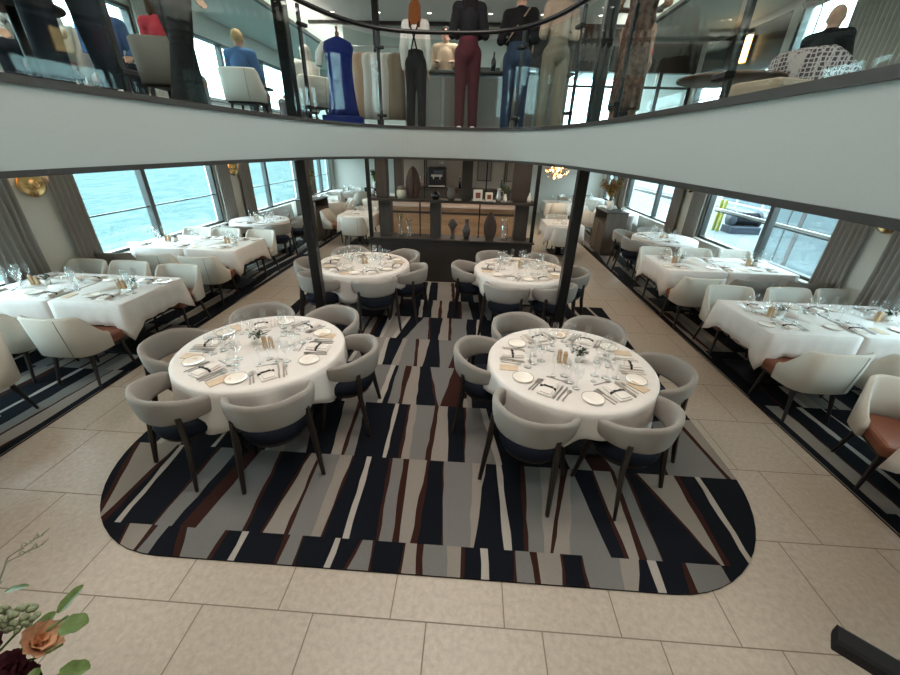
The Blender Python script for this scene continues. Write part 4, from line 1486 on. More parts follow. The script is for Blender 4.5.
# ================================================================== FLOWERS AND HANDRAIL BESIDE THE CAMERA
fx, fy, fz = -1.50, .42, .82
st_ = empty('flower_stand', (fx, fy, 0), 0, 'round dark pedestal carrying the flower arrangement', 'stand')
m_ = MB(); m_.lathe([(.001, 0), (.2, 0), (.2, .03), (.05, .05), (.045, .58), (.001, .58)], 28); m_.build('pedestal', 'dark_wood', st_)
m_ = MB(); m_.lathe([(.001, .58), (.10, .58), (.105, .595), (.10, .61), (.001, .61)], 32); m_.build('top', 'dark_wood', st_)
fa = empty('flower_arrangement', (fx, fy, .61), 0, 'loose bouquet with peach bloom, dark red blooms and green leaves in a vase', 'flowers')
m_ = MB(); m_.lathe([(.001, 0), (.07, 0), (.095, .09), (.085, .18), (.06, .22), (.068, .235), (.06, .235), (.052, .215), (.001, .2)], 28); m_.build('vase', 'pot_white', fa)
r = random.Random(12)
mat('petal_peach', (0.60, 0.34, 0.20), 0.6, noise=0.2, nscale=30)
mat('petal_wine', (0.055, 0.008, 0.016), 0.6, noise=0.4, nscale=30)
mat('petal_lime', (0.20, 0.23, 0.13), 0.6, noise=0.3, nscale=40)
mat('leaf_bright', (0.10, 0.16, 0.045), .5, noise=.35, nscale=25)
mat('sprig_grey', (0.20, 0.22, 0.15), 0.7)


def bloom(c, R, m, nm, n_l=(5, 8, 10), tilt=(0, 0, 1)):
    c = Vector(c)
    q = Vector(tilt).normalized()
    rot = q.to_track_quat('Z', 'Y').to_matrix().to_4x4()
    mb = MB()
    for L, n in enumerate(n_l):
        op = (.25, .75, 1.25)[L % 3]
        for k in range(n):
            a = 2 * PI * k / n + L * .4 + r.uniform(-.1, .1)
            pl = R * (.62, .85, 1.0)[L % 3] * r.uniform(.9, 1.08)
            w = pl * .52
            M = Matrix.Translation(c) @ rot @ Matrix.Rotation(a, 4, 'Z')

            def fn(u, v, pl=pl, w=w, op=op):
                s = math.sin(PI * min(.98, u * .8 + .14)) ** .7
                x = pl * u * math.sin(op) + .003
                z = pl * u * math.cos(op) + .25 * pl * u * u * (1 if op > 1 else .2)
                return (x - .10 * w * abs(v * 2 - 1), (v - .5) * w * 2 * s, z + .22 * w * (v * 2 - 1) ** 2)
            mb.grid(fn, 5, 4, 0, True, M)
    mb.ball(c + q * R * .12, R * .16, 8, 6)
    return mb.build(nm, m, fa, fix=False)


def rel(p):
    return Vector((p[0] - fx, p[1] - fy, p[2] - .61))


peach = rel((-1.273, .534, .985))
bloom(peach + Vector((.012, -.012, 0)), .056, 'petal_peach', 'peach_bloom', tilt=(.8, .3, .7))
for p in ((-1.40, .50, .97), (-1.36, .42, .94), (-1.31, .47, .93), (-1.29, .42, .925), (-1.25, .45, .915)):
    bloom(rel(p), .055, 'petal_wine', 'dark_red_bloom', tilt=(.1, -.3, 1))
for p in ((-1.385, .585, .975), (-1.46, .57, .98)):
    mb = MB()
    c = rel(p)
    for k in range(60):
        a, b = r.uniform(0, 2 * PI), math.acos(r.uniform(-.2, 1))
        mb.ball(c + Vector((math.sin(b) * math.cos(a), math.sin(b) * math.sin(a), math.cos(b))) * .036, .010, 6, 4)
    mb.build('lime_flower_head', 'petal_lime', fa)
stm, lfs, spr = MB(), MB(), MB()


def leaf_(tip, base, w, bend=.2):
    tip, base = rel(tip), rel(base)
    d = tip - base
    L = d.length
    rot = d.normalized().to_track_quat('X', 'Z').to_matrix().to_4x4()
    M = Matrix.Translation(base) @ rot
    lfs.grid(lambda u, v: (L * u, (v - .5) * 2 * w * math.sin(PI * min(.97, u * .9 + .06)) ** .8 * (1 + .15 * math.sin(9 * u)), bend * L * u * (1 - u) + .25 * w * abs(v * 2 - 1)), 7, 4, 0, True, M)


root0 = (fx, fy, .80)
tips = [(-1.273, .534, .97), (-1.40, .50, .95), (-1.36, .42, .92), (-1.31, .47, .91), (-1.375, .60, .96), (-1.46, .60, .97), (-1.20, .58, 1.03), (-1.17, .52, 1.0), (-1.10, .46, .985), (-1.22, .46, .95)]
for t in tips:
    mid = (root0[0] * .5 + t[0] * .5, root0[1] * .5 + t[1] * .5, root0[2] * .4 + t[2] * .6)
    stm.tube([rel(root0), rel(mid), rel(t)], .004, 6)
for tip, base, w in (((-1.205, .655, 1.06), (-1.235, .585, 1.03), .022), ((-1.135, .575, 1.01), (-1.20, .55, 1.02), .034), ((-1.045, .475, .985), (-1.125, .46, .985), .026), ((-1.20, .43, .95), (-1.22, .475, .96), .018), ((-1.42, .66, 1.02), (-1.50, .645, 1.0), .012), ((-1.27, .60, 1.0), (-1.30, .54, .98), .026), ((-1.33, .40, .93), (-1.36, .47, .95), .03), ((-1.15, .44, .96), (-1.13, .40, .95), .02)):
    leaf_(tip, base, w)
for base, tip in (((-1.5, .70, 1.10), (-1.395, .755, 1.165)), ((-1.5, .69, 1.09), (-1.375, .725, 1.15)), ((-1.52, .60, 1.08), (-1.43, .61, 1.10))):
    spr.tube([rel(root0), rel(base), rel(tip)], [.003, .0025, .0015], 5)
    for k in range(12):
        t = .3 + .7 * k / 12
        c = rel(base).lerp(rel(tip), t)
        a = k * 2.4
        spr.tube([c, c + Vector((.016 * math.cos(a) + .01, .016 * math.sin(a), .012))], [.0028, .001], 4)
stm.build('stems', 'leaf_bright', fa)
lfs.build('leaves', 'leaf_bright', fa, fix=False)
spr.build('grey_sprigs', 'sprig_grey', fa)

hr = empty('stair_handrail', (1.16, .44, 0), 0, 'square black stair handrail end at the near dock-side corner', 'handrail')
m_ = MB()
m_.bar((-.135, .15, 1.228), (.30, -.21, 1.228), .062, .042, out=(0, 0, 1))
m_.build('rail', 'black_metal', hr)
m_ = MB(); m_.bar((.22, -.145, 0), (.22, -.145, 1.205), .035); m_.build('post', 'black_metal', hr)

# ================================================================== UPPER DECK
# ---- glass balustrade round the opening
bal = empty('balustrade', (-.42, 3.0, ZD), 0, 'curved glass balustrade with black posts and handrail round the stairwell', 'balustrade')
CV = resample(void_curve(.055), .06)
cum = [0]
for a, b in zip(CV[:-1], CV[1:]):
    cum.append(cum[-1] + math.dist(a, b))


def near_i(x, y):
    return min(range(len(CV)), key=lambda i: (CV[i][0] - x) ** 2 + (CV[i][1] - y) ** 2)


POSTS = [near_i(*q) for q in ((1.12, -.6), (1.12, .75), (1.1, 2.25), (1.05, 3.55), (.93, 4.45), (.55, 5.4), (-1.18, 5.5), (-1.78, 4.55), (-1.96, 2.5), (-1.96, .75), (-1.96, -.6))]


def local(o):
    o.parent = bal
    o.location = (.42, -3.0, -ZD)
    return o


for k, i in enumerate(POSTS):
    x, y = CV[i]
    d = (Vector(CV[min(i + 1, len(CV) - 1)]) - Vector(CV[max(i - 1, 0)])).normalized()
    nrm = Vector((d.y, -d.x))
    px, py = x - nrm.x * -.03, y - nrm.y * -.03
    m_ = MB()
    m_.bar((px, py, ZD + .035), (px, py, ZD + 1.0), .042, .026, out=(nrm.x, nrm.y, 0))
    po = local(m_.build('post', 'column_metal'))
    for zz in (ZD + .14, ZD + .84):
        m_ = MB()
        m_.bar((x - d.x * .055, y - d.y * .055, zz), (x + d.x * .055, y + d.y * .055, zz), .05, .03, out=(0, 0, 1))
        c = m_.build('clamp', 'black_metal', po)
for a, b in zip(POSTS[:-1], POSTS[1:]):
    pts = CV[a:b + 1]
    if len(pts) < 3:
        continue
    pts = [Vector(p) for p in pts]
    pts[0] = pts[0].lerp(pts[1], .4)
    pts[-1] = pts[-1].lerp(pts[-2], .4)
    m_ = MB()
    rings = []
    for i, p in enumerate(pts):
        d = (pts[min(i + 1, len(pts) - 1)] - pts[max(i - 1, 0)]).normalized()
        n_ = Vector((d.y, -d.x)) * .005
        rings.append([(p.x - n_.x, p.y - n_.y, ZD + .05), (p.x + n_.x, p.y + n_.y, ZD + .05), (p.x + n_.x, p.y + n_.y, ZD + .95), (p.x - n_.x, p.y - n_.y, ZD + .95)])
    m_.loft(rings, 0, False, True, True)
    local(m_.build('glass_panel', 'guard_glass'))
m_ = MB()
m_.tube([(x, y, ZD + 1.02) for x, y in CV], .03, 10, flat=.75)
local(m_.build('handrail', 'column_metal'))

# ---- end walls, columns, ceiling lamps
w_ = MB()
w_.box((-1.3, 11.3, (ZD + ZU) / 2), (4.0, .2, ZU - ZD))
w_.box((-1.3, 11.18, 4.05), (4.0, .06, .12), 1)
struct(w_, 'wall_upper_centre', ['wall_upper', 'dark_trim']) if 'wall_upper' in MATS else (mat('wall_upper', (0.58, 0.61, 0.58), .6), struct(w_, 'wall_upper_centre', ['wall_upper', 'dark_trim']))
w_ = MB()
w_.box((-4.5, 15.6, (ZD + ZU) / 2), (2.9, .2, ZU - ZD))
struct(w_, 'wall_upper_end', 'wall_upper')
w_ = MB()
w_.box((2.95, 11.3, 4.5), (4.6, .2, .85), 1)
w_.box((2.95, 11.3, ZD + .12), (4.6, .2, .24), 1)
struct(w_, 'wall_upper_glazed', ['wall_upper', 'dark_trim'])
f_ = MB()
for k in range(7):
    f_.box((.72 + k * .74, 11.28, 3.44), (.09, .1, 1.3))
f_.box((2.95, 11.28, 3.78), (4.5, .06, .05))
NW[0] += 1
o = struct(f_, 'window_%d' % NW[0], 'dark_trim')
g_ = MB(); g_.box((2.95, 11.3, 3.44), (4.5, .01, 1.28)); struct(g_, 'pane', 'window_glass', o)
for x, y, lab in ((-2.0, 9.0, 'slim dark column rising behind the clothes rack on the upper deck'), (-3.0, 12.2, 'slim dark column deep in the upper lounge')):
    m_ = MB(); m_.box((x, y, (ZD + ZU) / 2), (.12, .12, ZU - ZD), 0, .01)
    tag(m_.build('column', 'column_metal'), lab, 'column', kind='structure')
k = 0
for x in (-3.2, -2.2, -1.1, 0.2, 1.3, 2.5):
    for y in (7.2, 8.9, 10.2, 12.1):
        if x > -3.3 and y > 11 and x > -2.9:
            continue
        m_ = MB(); m_.lathe([(.001, -.004), (.045, -.004), (.045, .004), (.001, .004)], 16, 0)
        o = m_.build('downlight', 'downlight_glow', None, (x, y, ZU - .006))
        tag(o, 'small round lit downlight in the upper lounge ceiling', 'downlight', 'lounge ceiling downlights')
        m_ = MB(); m_.lathe([(.046, -.008), (.06, -.008), (.06, .004), (.046, .004)], 16); m_.build('rim', 'steel', o)
        k += 1


# ---------------------------------------------------------------- people
def remeshed(mb, vox, it=4, fac=.5):
    me = mb.mesh('tmp', [])
    bm = bmesh.new(); bm.from_mesh(me); bmesh.ops.recalc_face_normals(bm, faces=bm.faces); bm.to_mesh(me); bm.free()
    o = bpy.data.objects.new('tmp', me)
    COL.objects.link(o)
    md = o.modifiers.new('r', 'REMESH'); md.mode = 'VOXEL'; md.voxel_size = vox
    sm = o.modifiers.new('s', 'SMOOTH'); sm.iterations = it; sm.factor = fac
    dg = bpy.context.evaluated_depsgraph_get()
    res = bpy.data.meshes.new_from_object(o.evaluated_get(dg))
    bpy.data.objects.remove(o)
    res.polygons.foreach_set('use_smooth', [True] * len(res.polygons))
    return res


def limb(mb, pts, rad, n=12, flat=1.0):
    pts = [Vector(p) for p in pts]
    mb.tube(pts, rad, n, flat=flat)
    for p, r_ in zip(pts, rad):
        mb.ball(p, r_, n, 8)


SKIN = {'fair': (0.50, 0.29, 0.20), 'tan': (0.36, 0.19, 0.12)}
for k_, c_ in SKIN.items():
    mat('skin_' + k_, c_, .5, noise=.05, nscale=30)
mat('eye_dark', (.02, .015, .012), .3)
mat('lips', (.35, .12, .10), .5)


def fabric(n, c, **k):
    if n not in MATS:
        mat(n, c, .85, noise=k.get('noise', .1), nscale=k.get('nscale', 60), bump=.2, bscale=120, spec=.2)
    return n


fabric('f_black', (.010, .010, .012)); fabric('f_white', (.72, .70, .66)); fabric('f_maroon', (.075, .014, .022)); fabric('f_jeans', (.035, .055, .10))
fabric('f_beige', (.33, .255, .19)); fabric('f_khaki', (.20, .17, .13)); fabric('f_peach', (.60, .42, .31)); fabric('f_navysuit', (.013, .016, .026))
fabric('f_blue', (.07, .14, .28)); fabric('f_green', (.05, .30, .22)); fabric('f_red', (.42, .035, .055)); fabric('f_print', (.50, .54, .52), noise=.9, nscale=14)
fabric('f_floral', (.10, .06, .045), noise=.95, nscale=18); fabric('f_grey', (.17, .17, .18)); fabric('f_dressblue', (.012, .022, .14))
fabric('hair_auburn', (.22, .075, .025)); fabric('hair_black', (.008, .006, .006)); fabric('hair_white', (.55, .52, .47)); fabric('hair_blond', (.45, .32, .17)); fabric('hair_brown', (.05, .028, .016)); fabric('hair_grey', (.25, .24, .23))


def person(label, loc, face_deg, h, skin, hair, hairstyle, top, bottom, shoes, arms, pose='stand', legs=(0.0, 0.0), sleeves=True, skirt=False, lean=0.0, extra=None, slim=1.0):
    """arms: for each side (elbow, wrist) relative to the shoulder, in the figure's own frame (x right, y forward, z up)"""
    s = h / 1.75
    root = empty('person', loc, math.radians(face_deg - 90), label, 'person')
    root.scale = (slim, .5 + slim / 2, 1)
    V = lambda x, y, z: Vector((x, y, z)) * s
    sit = pose == 'sit'
    hz = .52 if sit else .93
    up = lambda y, z: V(0, y + lean * (z - .93), z - .93 + hz)
    pel, wai, che, nec, hea = up(0, .97), up(.005, 1.12), up(0, 1.30), up(-.01, 1.475), up(.015, 1.59)
    SHO = [up(-.005, 1.405) + V(sx * .17, 0, 0) for sx in (-1, 1)]
    HIP = [V(sx * .088, 0, hz) for sx in (-1, 1)]
    KNE, ANK, TOE = [], [], []
    for i, sx in enumerate((-1, 1)):
        if sit:
            KNE.append(V(sx * .11, .44, .50)); ANK.append(V(sx * .11, .44 + legs[i], .09)); TOE.append(V(sx * .13, .62 + legs[i], .035))
        else:
            KNE.append(V(sx * .10, .02 + legs[i] * .5, .50)); ANK.append(V(sx * .105, -.02 + legs[i], .09)); TOE.append(V(sx * .135, .15 + legs[i], .035))
    ELB = [SHO[i] + Vector(arms[i][0]) * s for i in (0, 1)]
    WRI = [SHO[i] + Vector(arms[i][1]) * s for i in (0, 1)]
    b = MB()
    limb(b, [pel, wai, che, up(-.005, 1.40)], [.125 * s, .108 * s, .125 * s, .095 * s], 14)
    limb(b, [up(-.01, 1.40), nec, hea - V(0, 0, .03)], [.064 * s, .058 * s, .058 * s], 12)
    for i in (0, 1):
        limb(b, [up(0, 1.40), SHO[i]], [.085 * s, .062 * s])
        limb(b, [SHO[i], ELB[i], WRI[i]], [.055 * s, .042 * s, .028 * s])
        limb(b, [HIP[i], KNE[i], ANK[i]], [.092 * s, .058 * s, .04 * s])
        limb(b, [ANK[i] - V(0, .03, .03), TOE[i]], [.04 * s, .032 * s])
        # hand: palm, four fingers, thumb
        d = (WRI[i] - ELB[i]).normalized()
        sd_ = Vector((0, 1, 0)) if abs(d.y) < .8 else Vector((1, 0, 0))
        sd_ = (sd_ - d * sd_.dot(d)).normalized()
        nn = d.cross(sd_)
        pc = WRI[i] + d * .045 * s
        limb(b, [WRI[i] + sd_ * .015 * s, pc + d * .03 * s + sd_ * .028 * s], [.02 * s, .016 * s], 8)
        limb(b, [WRI[i] - sd_ * .015 * s, pc + d * .03 * s - sd_ * .028 * s], [.02 * s, .016 * s], 8)
        for k_, (off, ln) in enumerate(((.033, .062), (.012, .075), (-.011, .07), (-.032, .052))):
            k0 = pc + d * .035 * s + sd_ * off * s
            k1 = k0 + d * ln * .55 * s + nn * .008 * s
            limb(b, [k0, k1, k1 + d * ln * .4 * s + nn * .022 * s], [.0105 * s, .0098 * s, .0085 * s], 8)
        t0 = WRI[i] + d * .02 * s + sd_ * .03 * s
        limb(b, [t0, t0 + d * .03 * s + sd_ * .022 * s, t0 + d * .06 * s + sd_ * .026 * s], [.013 * s, .0115 * s, .0095 * s], 8)
    # head with face
    b.ball(hea + V(0, 0, .02), (.076 * s, .092 * s, .108 * s), 20, 14)
    b.ball(hea + V(0, .03, -.055), (.052 * s, .055 * s, .055 * s), 14, 10)
    limb(b, [hea + V(0, .088, .022), hea + V(0, .104, -.02)], [.010 * s, .015 * s], 8)
    b.ball(hea + V(0, .078, .042), (.05 * s, .016 * s, .010 * s), 10, 6)
    b.ball(hea + V(0, .082, -.055), (.024 * s, .012 * s, .010 * s), 10, 6)
    for sx in (-1, 1):
        b.ball(hea + V(sx * .078, -.005, .0), (.012 * s, .022 * s, .032 * s), 8, 6)
    me = remeshed(b, .0095 * s, 3, .5)
    me.materials.append(MATS['skin_' + skin]); me.materials.append(MATS['eye_dark']); me.materials.append(MATS['lips'])
    for p in me.polygons:
        c = p.center - hea
        if c.y > .06 * s:
            for sx in (-1, 1):
                if abs(c.x - sx * .031 * s) < .014 * s and abs(c.z - .024 * s) < .008 * s:
                    p.material_index = 1
            if abs(c.x) < .024 * s and abs(c.z + .056 * s) < .009 * s and c.y > .07 * s:
                p.material_index = 2
    o = bpy.data.objects.new('body', me); COL.objects.link(o); o.parent = root

    def cloth(name, mb, m, vox=.013, it=5):
        c = remeshed(mb, vox * s, it)
        c.materials.append(MATS[m])
        oo = bpy.data.objects.new(name, c); COL.objects.link(oo); oo.parent = root
        return oo
    E = .018 * s
    t = MB()
    limb(t, [up(0, .99), wai, che, up(-.005, 1.41), up(-.008, 1.46)], [.138 * s + E * .4, .118 * s + E, .135 * s + E, .080 * s + E, .052 * s + E], 16)
    for i in (0, 1):
        limb(t, [up(0, 1.40), SHO[i]], [.085 * s + E, .064 * s + E])
        if sleeves:
            limb(t, [SHO[i], ELB[i], ELB[i].lerp(WRI[i], .9)], [.056 * s + E, .045 * s + E, .034 * s + E])
        else:
            limb(t, [SHO[i], SHO[i].lerp(ELB[i], .45)], [.056 * s + E, .052 * s + E])
    cloth('top', t, top)
    l = MB()
    if skirt:
        l.tube([up(0, 1.10), up(0, .95), V(0, .01, .60), V(0, .0, .22)], [.135 * s, .160 * s, .165 * s, .175 * s], 20)
    else:
        limb(l, [up(0, 1.05), up(0, .95)], [.128 * s + E, .14 * s + E], 16)
        for i in (0, 1):
            limb(l, [HIP[i], KNE[i], ANK[i] + V(0, 0, .01)], [.098 * s + E, .066 * s + E, .054 * s + E * 1.2])
    cloth('skirt' if skirt else 'trousers', l, bottom)
    f = MB()
    for i in (0, 1):
        limb(f, [ANK[i] - V(0, .035, .042), TOE[i]], [.048 * s, .040 * s])
        f.box(tuple(((ANK[i] - V(0, .02, 0) + TOE[i]) / 2).xy) + (.016 * s,), (.085 * s, .25 * s, .03 * s))
    cloth('shoes', f, shoes, .012)
    g = MB()
    if hair:
        g.ball(hea + V(0, -.014, .040), (.088 * s, .098 * s, .100 * s), 16, 12)
        if hairstyle == 'long':
            for x in (-.05, 0, .05):
                limb(g, [hea + V(x, -.06, .03), hea + V(x * 1.3, -.085, -.12), hea + V(x * 1.3, -.10, -.26)], [.052 * s, .05 * s, .030 * s])
        elif hairstyle == 'bob':
            for x in (-.06, 0, .06):
                limb(g, [hea + V(x, -.05, .03), hea + V(x * 1.1, -.06, -.08)], [.045 * s, .035 * s])
        # keep the face free
        hm = remeshed(g, .011 * s, 3)
        bm = bmesh.new(); bm.from_mesh(hm)
        for v in bm.verts:
            c = v.co - hea
            if c.y > .02 * s and c.z < .065 * s:
                v.co.y = hea.y + .02 * s + (c.y - .02 * s) * .15
        bm.to_mesh(hm); bm.free()
        hm.materials.append(MATS[hair])
        oo = bpy.data.objects.new('hair', hm); COL.objects.link(oo); oo.parent = root
    if extra:
        extra(root, s, up, V, SHO, WRI)
    return root


DOWN = [((-.06, -.03, -.28), (-.05, .05, -.53)), ((.06, -.03, -.28), (.05, .05, -.53))]
FOLD = [((-.07, -.04, -.27), (.02, .20, -.24)), ((.07, -.04, -.27), (-.02, .20, -.24))]
LAP = [((-.06, .06, -.27), (.03, .27, -.34)), ((.06, .06, -.27), (-.03, .27, -.34))]


def braces(root, s, up, V, SHO, WRI):
    mb = MB()
    for sx in (-1, 1):
        mb.tube([up(.02, 1.02) + V(sx * .07, -.165, 0), up(0, 1.22) + V(sx * .01, -.162, 0), up(-.02, 1.40) + V(-sx * .075, -.118, 0), up(0, 1.49) + V(-sx * .09, -.04, 0)], .013 * s, 6)
    mb.build('braces', 'f_black', root)


def handbag(m):
    def fn(root, s, up, V, SHO, WRI):
        mb = MB()
        c = up(0, 1.12) + V(.05, .19, 0)
        mb.box(tuple(c), (.26 * s, .09 * s, .22 * s), 0, .02)
        mb.build('handbag', m, root)
        mb = MB()
        mb.tube([c + V(-.08, 0, .1), SHO[1] + V(-.05, .075, .05), SHO[1] + V(-.04, -.07, .06), up(0, 1.2) + V(-.05, -.165, 0), up(0, 1.1) + V(-.16, -.06, 0)], .011 * s, 6)
        mb.build('bag_strap', m, root)
    return fn


person('standing woman with auburn hair, white blouse and black trousers held by crossed braces', (-.93, 6.75, ZD), 88, 1.66, 'fair', 'hair_auburn', 'long', 'f_white', 'f_black', 'f_black', DOWN, extra=braces, slim=.86)
person('standing woman in a black top and wide maroon trousers', (-.15, 6.25, ZD), 95, 1.74, 'fair', 'hair_black', 'long', 'f_black', 'f_maroon', 'f_white', FOLD, slim=.92)
person('standing person in a black jacket and jeans with a pale shoulder bag', (.54, 6.55, ZD), 75, 1.76, 'fair', 'hair_brown', 'short', 'f_black', 'f_jeans', 'f_black', FOLD, extra=handbag('f_beige'))
person('standing person in a beige jacket and khaki trousers beside the jeans wearer', (1.02, 6.2, ZD), 100, 1.74, 'fair', 'hair_auburn', 'short', 'f_beige', 'f_khaki', 'f_black', FOLD, legs=(.06, -.05), slim=.93)
person('standing person in peach jacket facing the stairwell behind the upper bar counter', (-.62, 8.55, ZD), 270, 1.76, 'fair', 'hair_black', 'short', 'f_peach', 'f_grey', 'f_black', FOLD)
person('standing woman in a dark floral top and dark skirt behind curved glass', (1.62, 4.95, ZD), 60, 1.70, 'tan', 'hair_brown', 'long', 'f_floral', 'f_floral', 'f_black', FOLD, skirt=True, sleeves=False)
person('standing person with bare arms in a red top, deeper in the lounge', (2.45, 7.3, ZD), 110, 1.62, 'tan', 'hair_brown', 'short', 'f_red', 'f_black', 'f_black', DOWN, sleeves=False)
person('seated person in a white leaf-print shirt by the upper windows', (-4.25, 4.25, ZD), 300, 1.68, 'fair', 'hair_grey', 'short', 'f_print', 'f_navysuit', 'f_black', LAP, 'sit')
person('seated man in a pale blue shirt by the upper windows', (-4.42, 5.3, ZD), 320, 1.74, 'fair', 'hair_brown', 'short', 'f_blue', 'f_navysuit', 'f_black', LAP, 'sit')
person('standing person in dark suit and white sneakers next to the straight glass', (-2.48, 2.72, ZD), 150, 1.78, 'fair', 'hair_brown', 'short', 'f_navysuit', 'f_navysuit', 'f_white', FOLD, legs=(.10, -.12))
person('standing man in a black suit striding along the glass', (-2.55, 3.85, ZD), 70, 1.84, 'fair', 'hair_black', 'short', 'f_black', 'f_black', 'f_black', DOWN, legs=(.14, -.16))
person('seated person in a red top at the upper water-side tables', (-3.62, 5.2, ZD), 100, 1.68, 'fair', 'hair_brown', 'bob', 'f_red', 'f_grey', 'f_black', LAP, 'sit')
person('seated man with fair hair and blue shirt, back to the stairwell', (-3.72, 7.0, ZD), 95, 1.76, 'fair', 'hair_blond', 'short', 'f_blue', 'f_grey', 'f_black', LAP, 'sit')
person('seated person with white hair and pale jacket, upper lounge', (-2.92, 7.6, ZD), 140, 1.68, 'fair', 'hair_white', 'bob', 'f_white', 'f_grey', 'f_black', LAP, 'sit')
person('seated person with white hair and green jumper, upper lounge', (-3.55, 8.75, ZD), 250, 1.68, 'fair', 'hair_white', 'short', 'f_green', 'f_grey', 'f_black', LAP, 'sit')
person('seated man in a black jacket in the honeycomb-patterned armchair', (3.82, 5.40, ZD), 30, 1.70, 'fair', None, 'bald', 'f_black', 'f_navysuit', 'f_black', LAP, 'sit')

# chairs under the seated guests
for x, y, fd, nm in ((-4.25, 4.25, 300, 'guest in the leaf-print shirt'), (-4.42, 5.3, 320, 'guest in the pale blue shirt'), (-3.62, 5.2, 100, 'guest in the red top'), (-3.72, 7.0, 95, 'fair-haired guest in blue'), (-2.92, 7.6, 140, 'white-haired guest in the pale jacket'), (-3.55, 8.75, 250, 'guest in the green jumper')):
    a = math.radians(fd)
    place(CREAM if fd != 100 else TAUPE, (x + .02 * math.cos(a), y + .02 * math.sin(a), ZD), a - PI / 2, 'upholstered chair seating the ' + nm, 'upper lounge chairs')


def lounge_table(x, y, R, h, label, m='dark_wood'):
    t = empty('lounge_table', (x, y, ZD), 0, label, 'table')
    a = MB(); a.lathe([(.001, h - .03), (R - .01, h - .03), (R, h - .02), (R, h - .005), (R - .01, h), (.001, h)], 32); a.build('tabletop', m, t)
    a = MB(); a.lathe([(.001, .02), (.035, .02), (.03, h - .03), (.001, h - .03)], 16); a.build('pedestal', 'black_metal', t)
    a = MB(); a.lathe([(.001, 0), (R * .6, 0), (R * .6, .012), (.04, .025), (.001, .025)], 24); a.build('base', 'black_metal', t)


mat('table_brown', (0.10, 0.05, 0.028), .35, noise=.3, nscale=12, stretch=(1, .15, 1))
lounge_table(2.55, 4.75, .48, .50, 'low round brown lounge table beside the straight glass', 'table_brown')
lounge_table(-3.55, 3.45, .32, .7, 'round dark lounge table in front of the leaf-print shirt')
lounge_table(-4.2, 8.15, .36, .7, 'round dark lounge table near the guest in the green jumper')

# honeycomb armchair
m = bpy.data.materials.new('honeycomb_fabric'); m.use_nodes = True
nt = m.node_tree; bs = nt.nodes['Principled BSDF']; bs.inputs['Roughness'].default_value = .9
tc = nt.nodes.new('ShaderNodeTexCoord'); vo = nt.nodes.new('ShaderNodeTexVoronoi'); vo.feature = 'DISTANCE_TO_EDGE'; vo.inputs['Scale'].default_value = 24; vo.inputs['Randomness'].default_value = .25
rp = nt.nodes.new('ShaderNodeValToRGB'); rp.color_ramp.elements[0].position = .08; rp.color_ramp.elements[1].position = .16
rp.color_ramp.elements[0].color = (.50, .44, .43, 1); rp.color_ramp.elements[1].color = (.060, .042, .058, 1)
nt.links.new(tc.outputs['Object'], vo.inputs['Vector']); nt.links.new(vo.outputs['Distance'], rp.inputs[0]); nt.links.new(rp.outputs[0], bs.inputs['Base Color'])
MATS['honeycomb'] = m


def armchair(x, y, fd, label, fab, w=.36):
    root = empty('lounge_armchair', (x, y, ZD), math.radians(fd - 90), label, 'armchair')
    mb = MB(); rings = []
    n = 28; a0, a1 = math.radians(-200), math.radians(20)
    for i in range(n + 1):
        a = a0 + (a1 - a0) * i / n
        e = min(i, n - i) / n * 2
        top = .60 + .24 * min(1, e * 1.6)
        ring = []
        for z, dr in ((.14, -.05), (.12, 0), (.14, .05), (.45, .06), (top - .04, .055), (top, 0), (top - .04, -.055), (.45, -.05)):
            r_ = w + dr + .05 * (z - .14)
            ring.append((r_ * math.cos(a), r_ * math.sin(a), z))
        rings.append(ring)
    mb.loft(rings)
    mb.build('backrest', fab, root)
    mb = MB(); mb.lathe([(.001, .16), (w - .05, .16), (w - .03, .42), (w - .08, .47), (.001, .48)], 24); mb.build('seat', fab, root)
    for sx in (-1, 1):
        for sy_ in (-1, 1):
            l = MB(); l.bar((sx * .26, sy_ * .26, 0), (sx * .22, sy_ * .22, .17), .03, w1=.045); l.build('leg', 'dark_wood', root)


armchair(3.78, 5.36, 30, 'dark honeycomb-patterned armchair with the seated man', 'honeycomb', .35)
ot = empty('ottoman', (2.42, 3.72, ZD), .3, 'low beige ottoman next to the straight glass', 'ottoman')
m_ = MB(); m_.box((0, 0, .21), (.62, .46, .24), 0, .05); m_.build('cushion', 'f_beige', ot)
for sx in (-1, 1):
    for sy_ in (-1, 1):
        m_ = MB(); m_.bar((sx * .26, sy_ * .18, 0), (sx * .26, sy_ * .18, .1), .035); m_.build('leg', 'dark_wood', ot)

# floor lamp, glowing wall light, light curtains
fl_ = empty('reading_lamp', (4.35, 6.45, ZD), 0, 'slim floor lamp with long dark head in front of the bright window', 'lamp')
m_ = MB(); m_.lathe([(.001, 0), (.13, 0), (.13, .02), (.02, .03), (.001, .03)], 24); m_.build('base', 'black_metal', fl_)
m_ = MB(); m_.tube([(0, 0, .02), (0, 0, 1.50), (-.02, 0, 1.58)], .010, 8); m_.build('pole', 'steel', fl_)
m_ = MB(); m_.tube([(-.22, .04, 1.54), (-.18, .03, 1.56), (.16, -.04, 1.66), (.2, -.05, 1.67)], [.02, .05, .05, .02], 12); m_.build('lamp_head', 'column_metal', fl_)
wl = empty('wall_light', (XR - .005, 9.35, 4.0), 0, 'warm glowing box light on the upper pier beyond the windows', 'lamp')
m_ = MB(); m_.box((-.05, 0, .2), (.08, .18, .42), 0, .01); m_.build('shade', 'lamp_glow', wl)
m_ = MB(); m_.box((-.012, 0, .2), (.024, .24, .5), 0, .004); m_.build('wall_plate', 'brass', wl)
mat('curtain_light', (.55, .54, .49), .85, noise=.08, nscale=60, bump=.2, bscale=300)
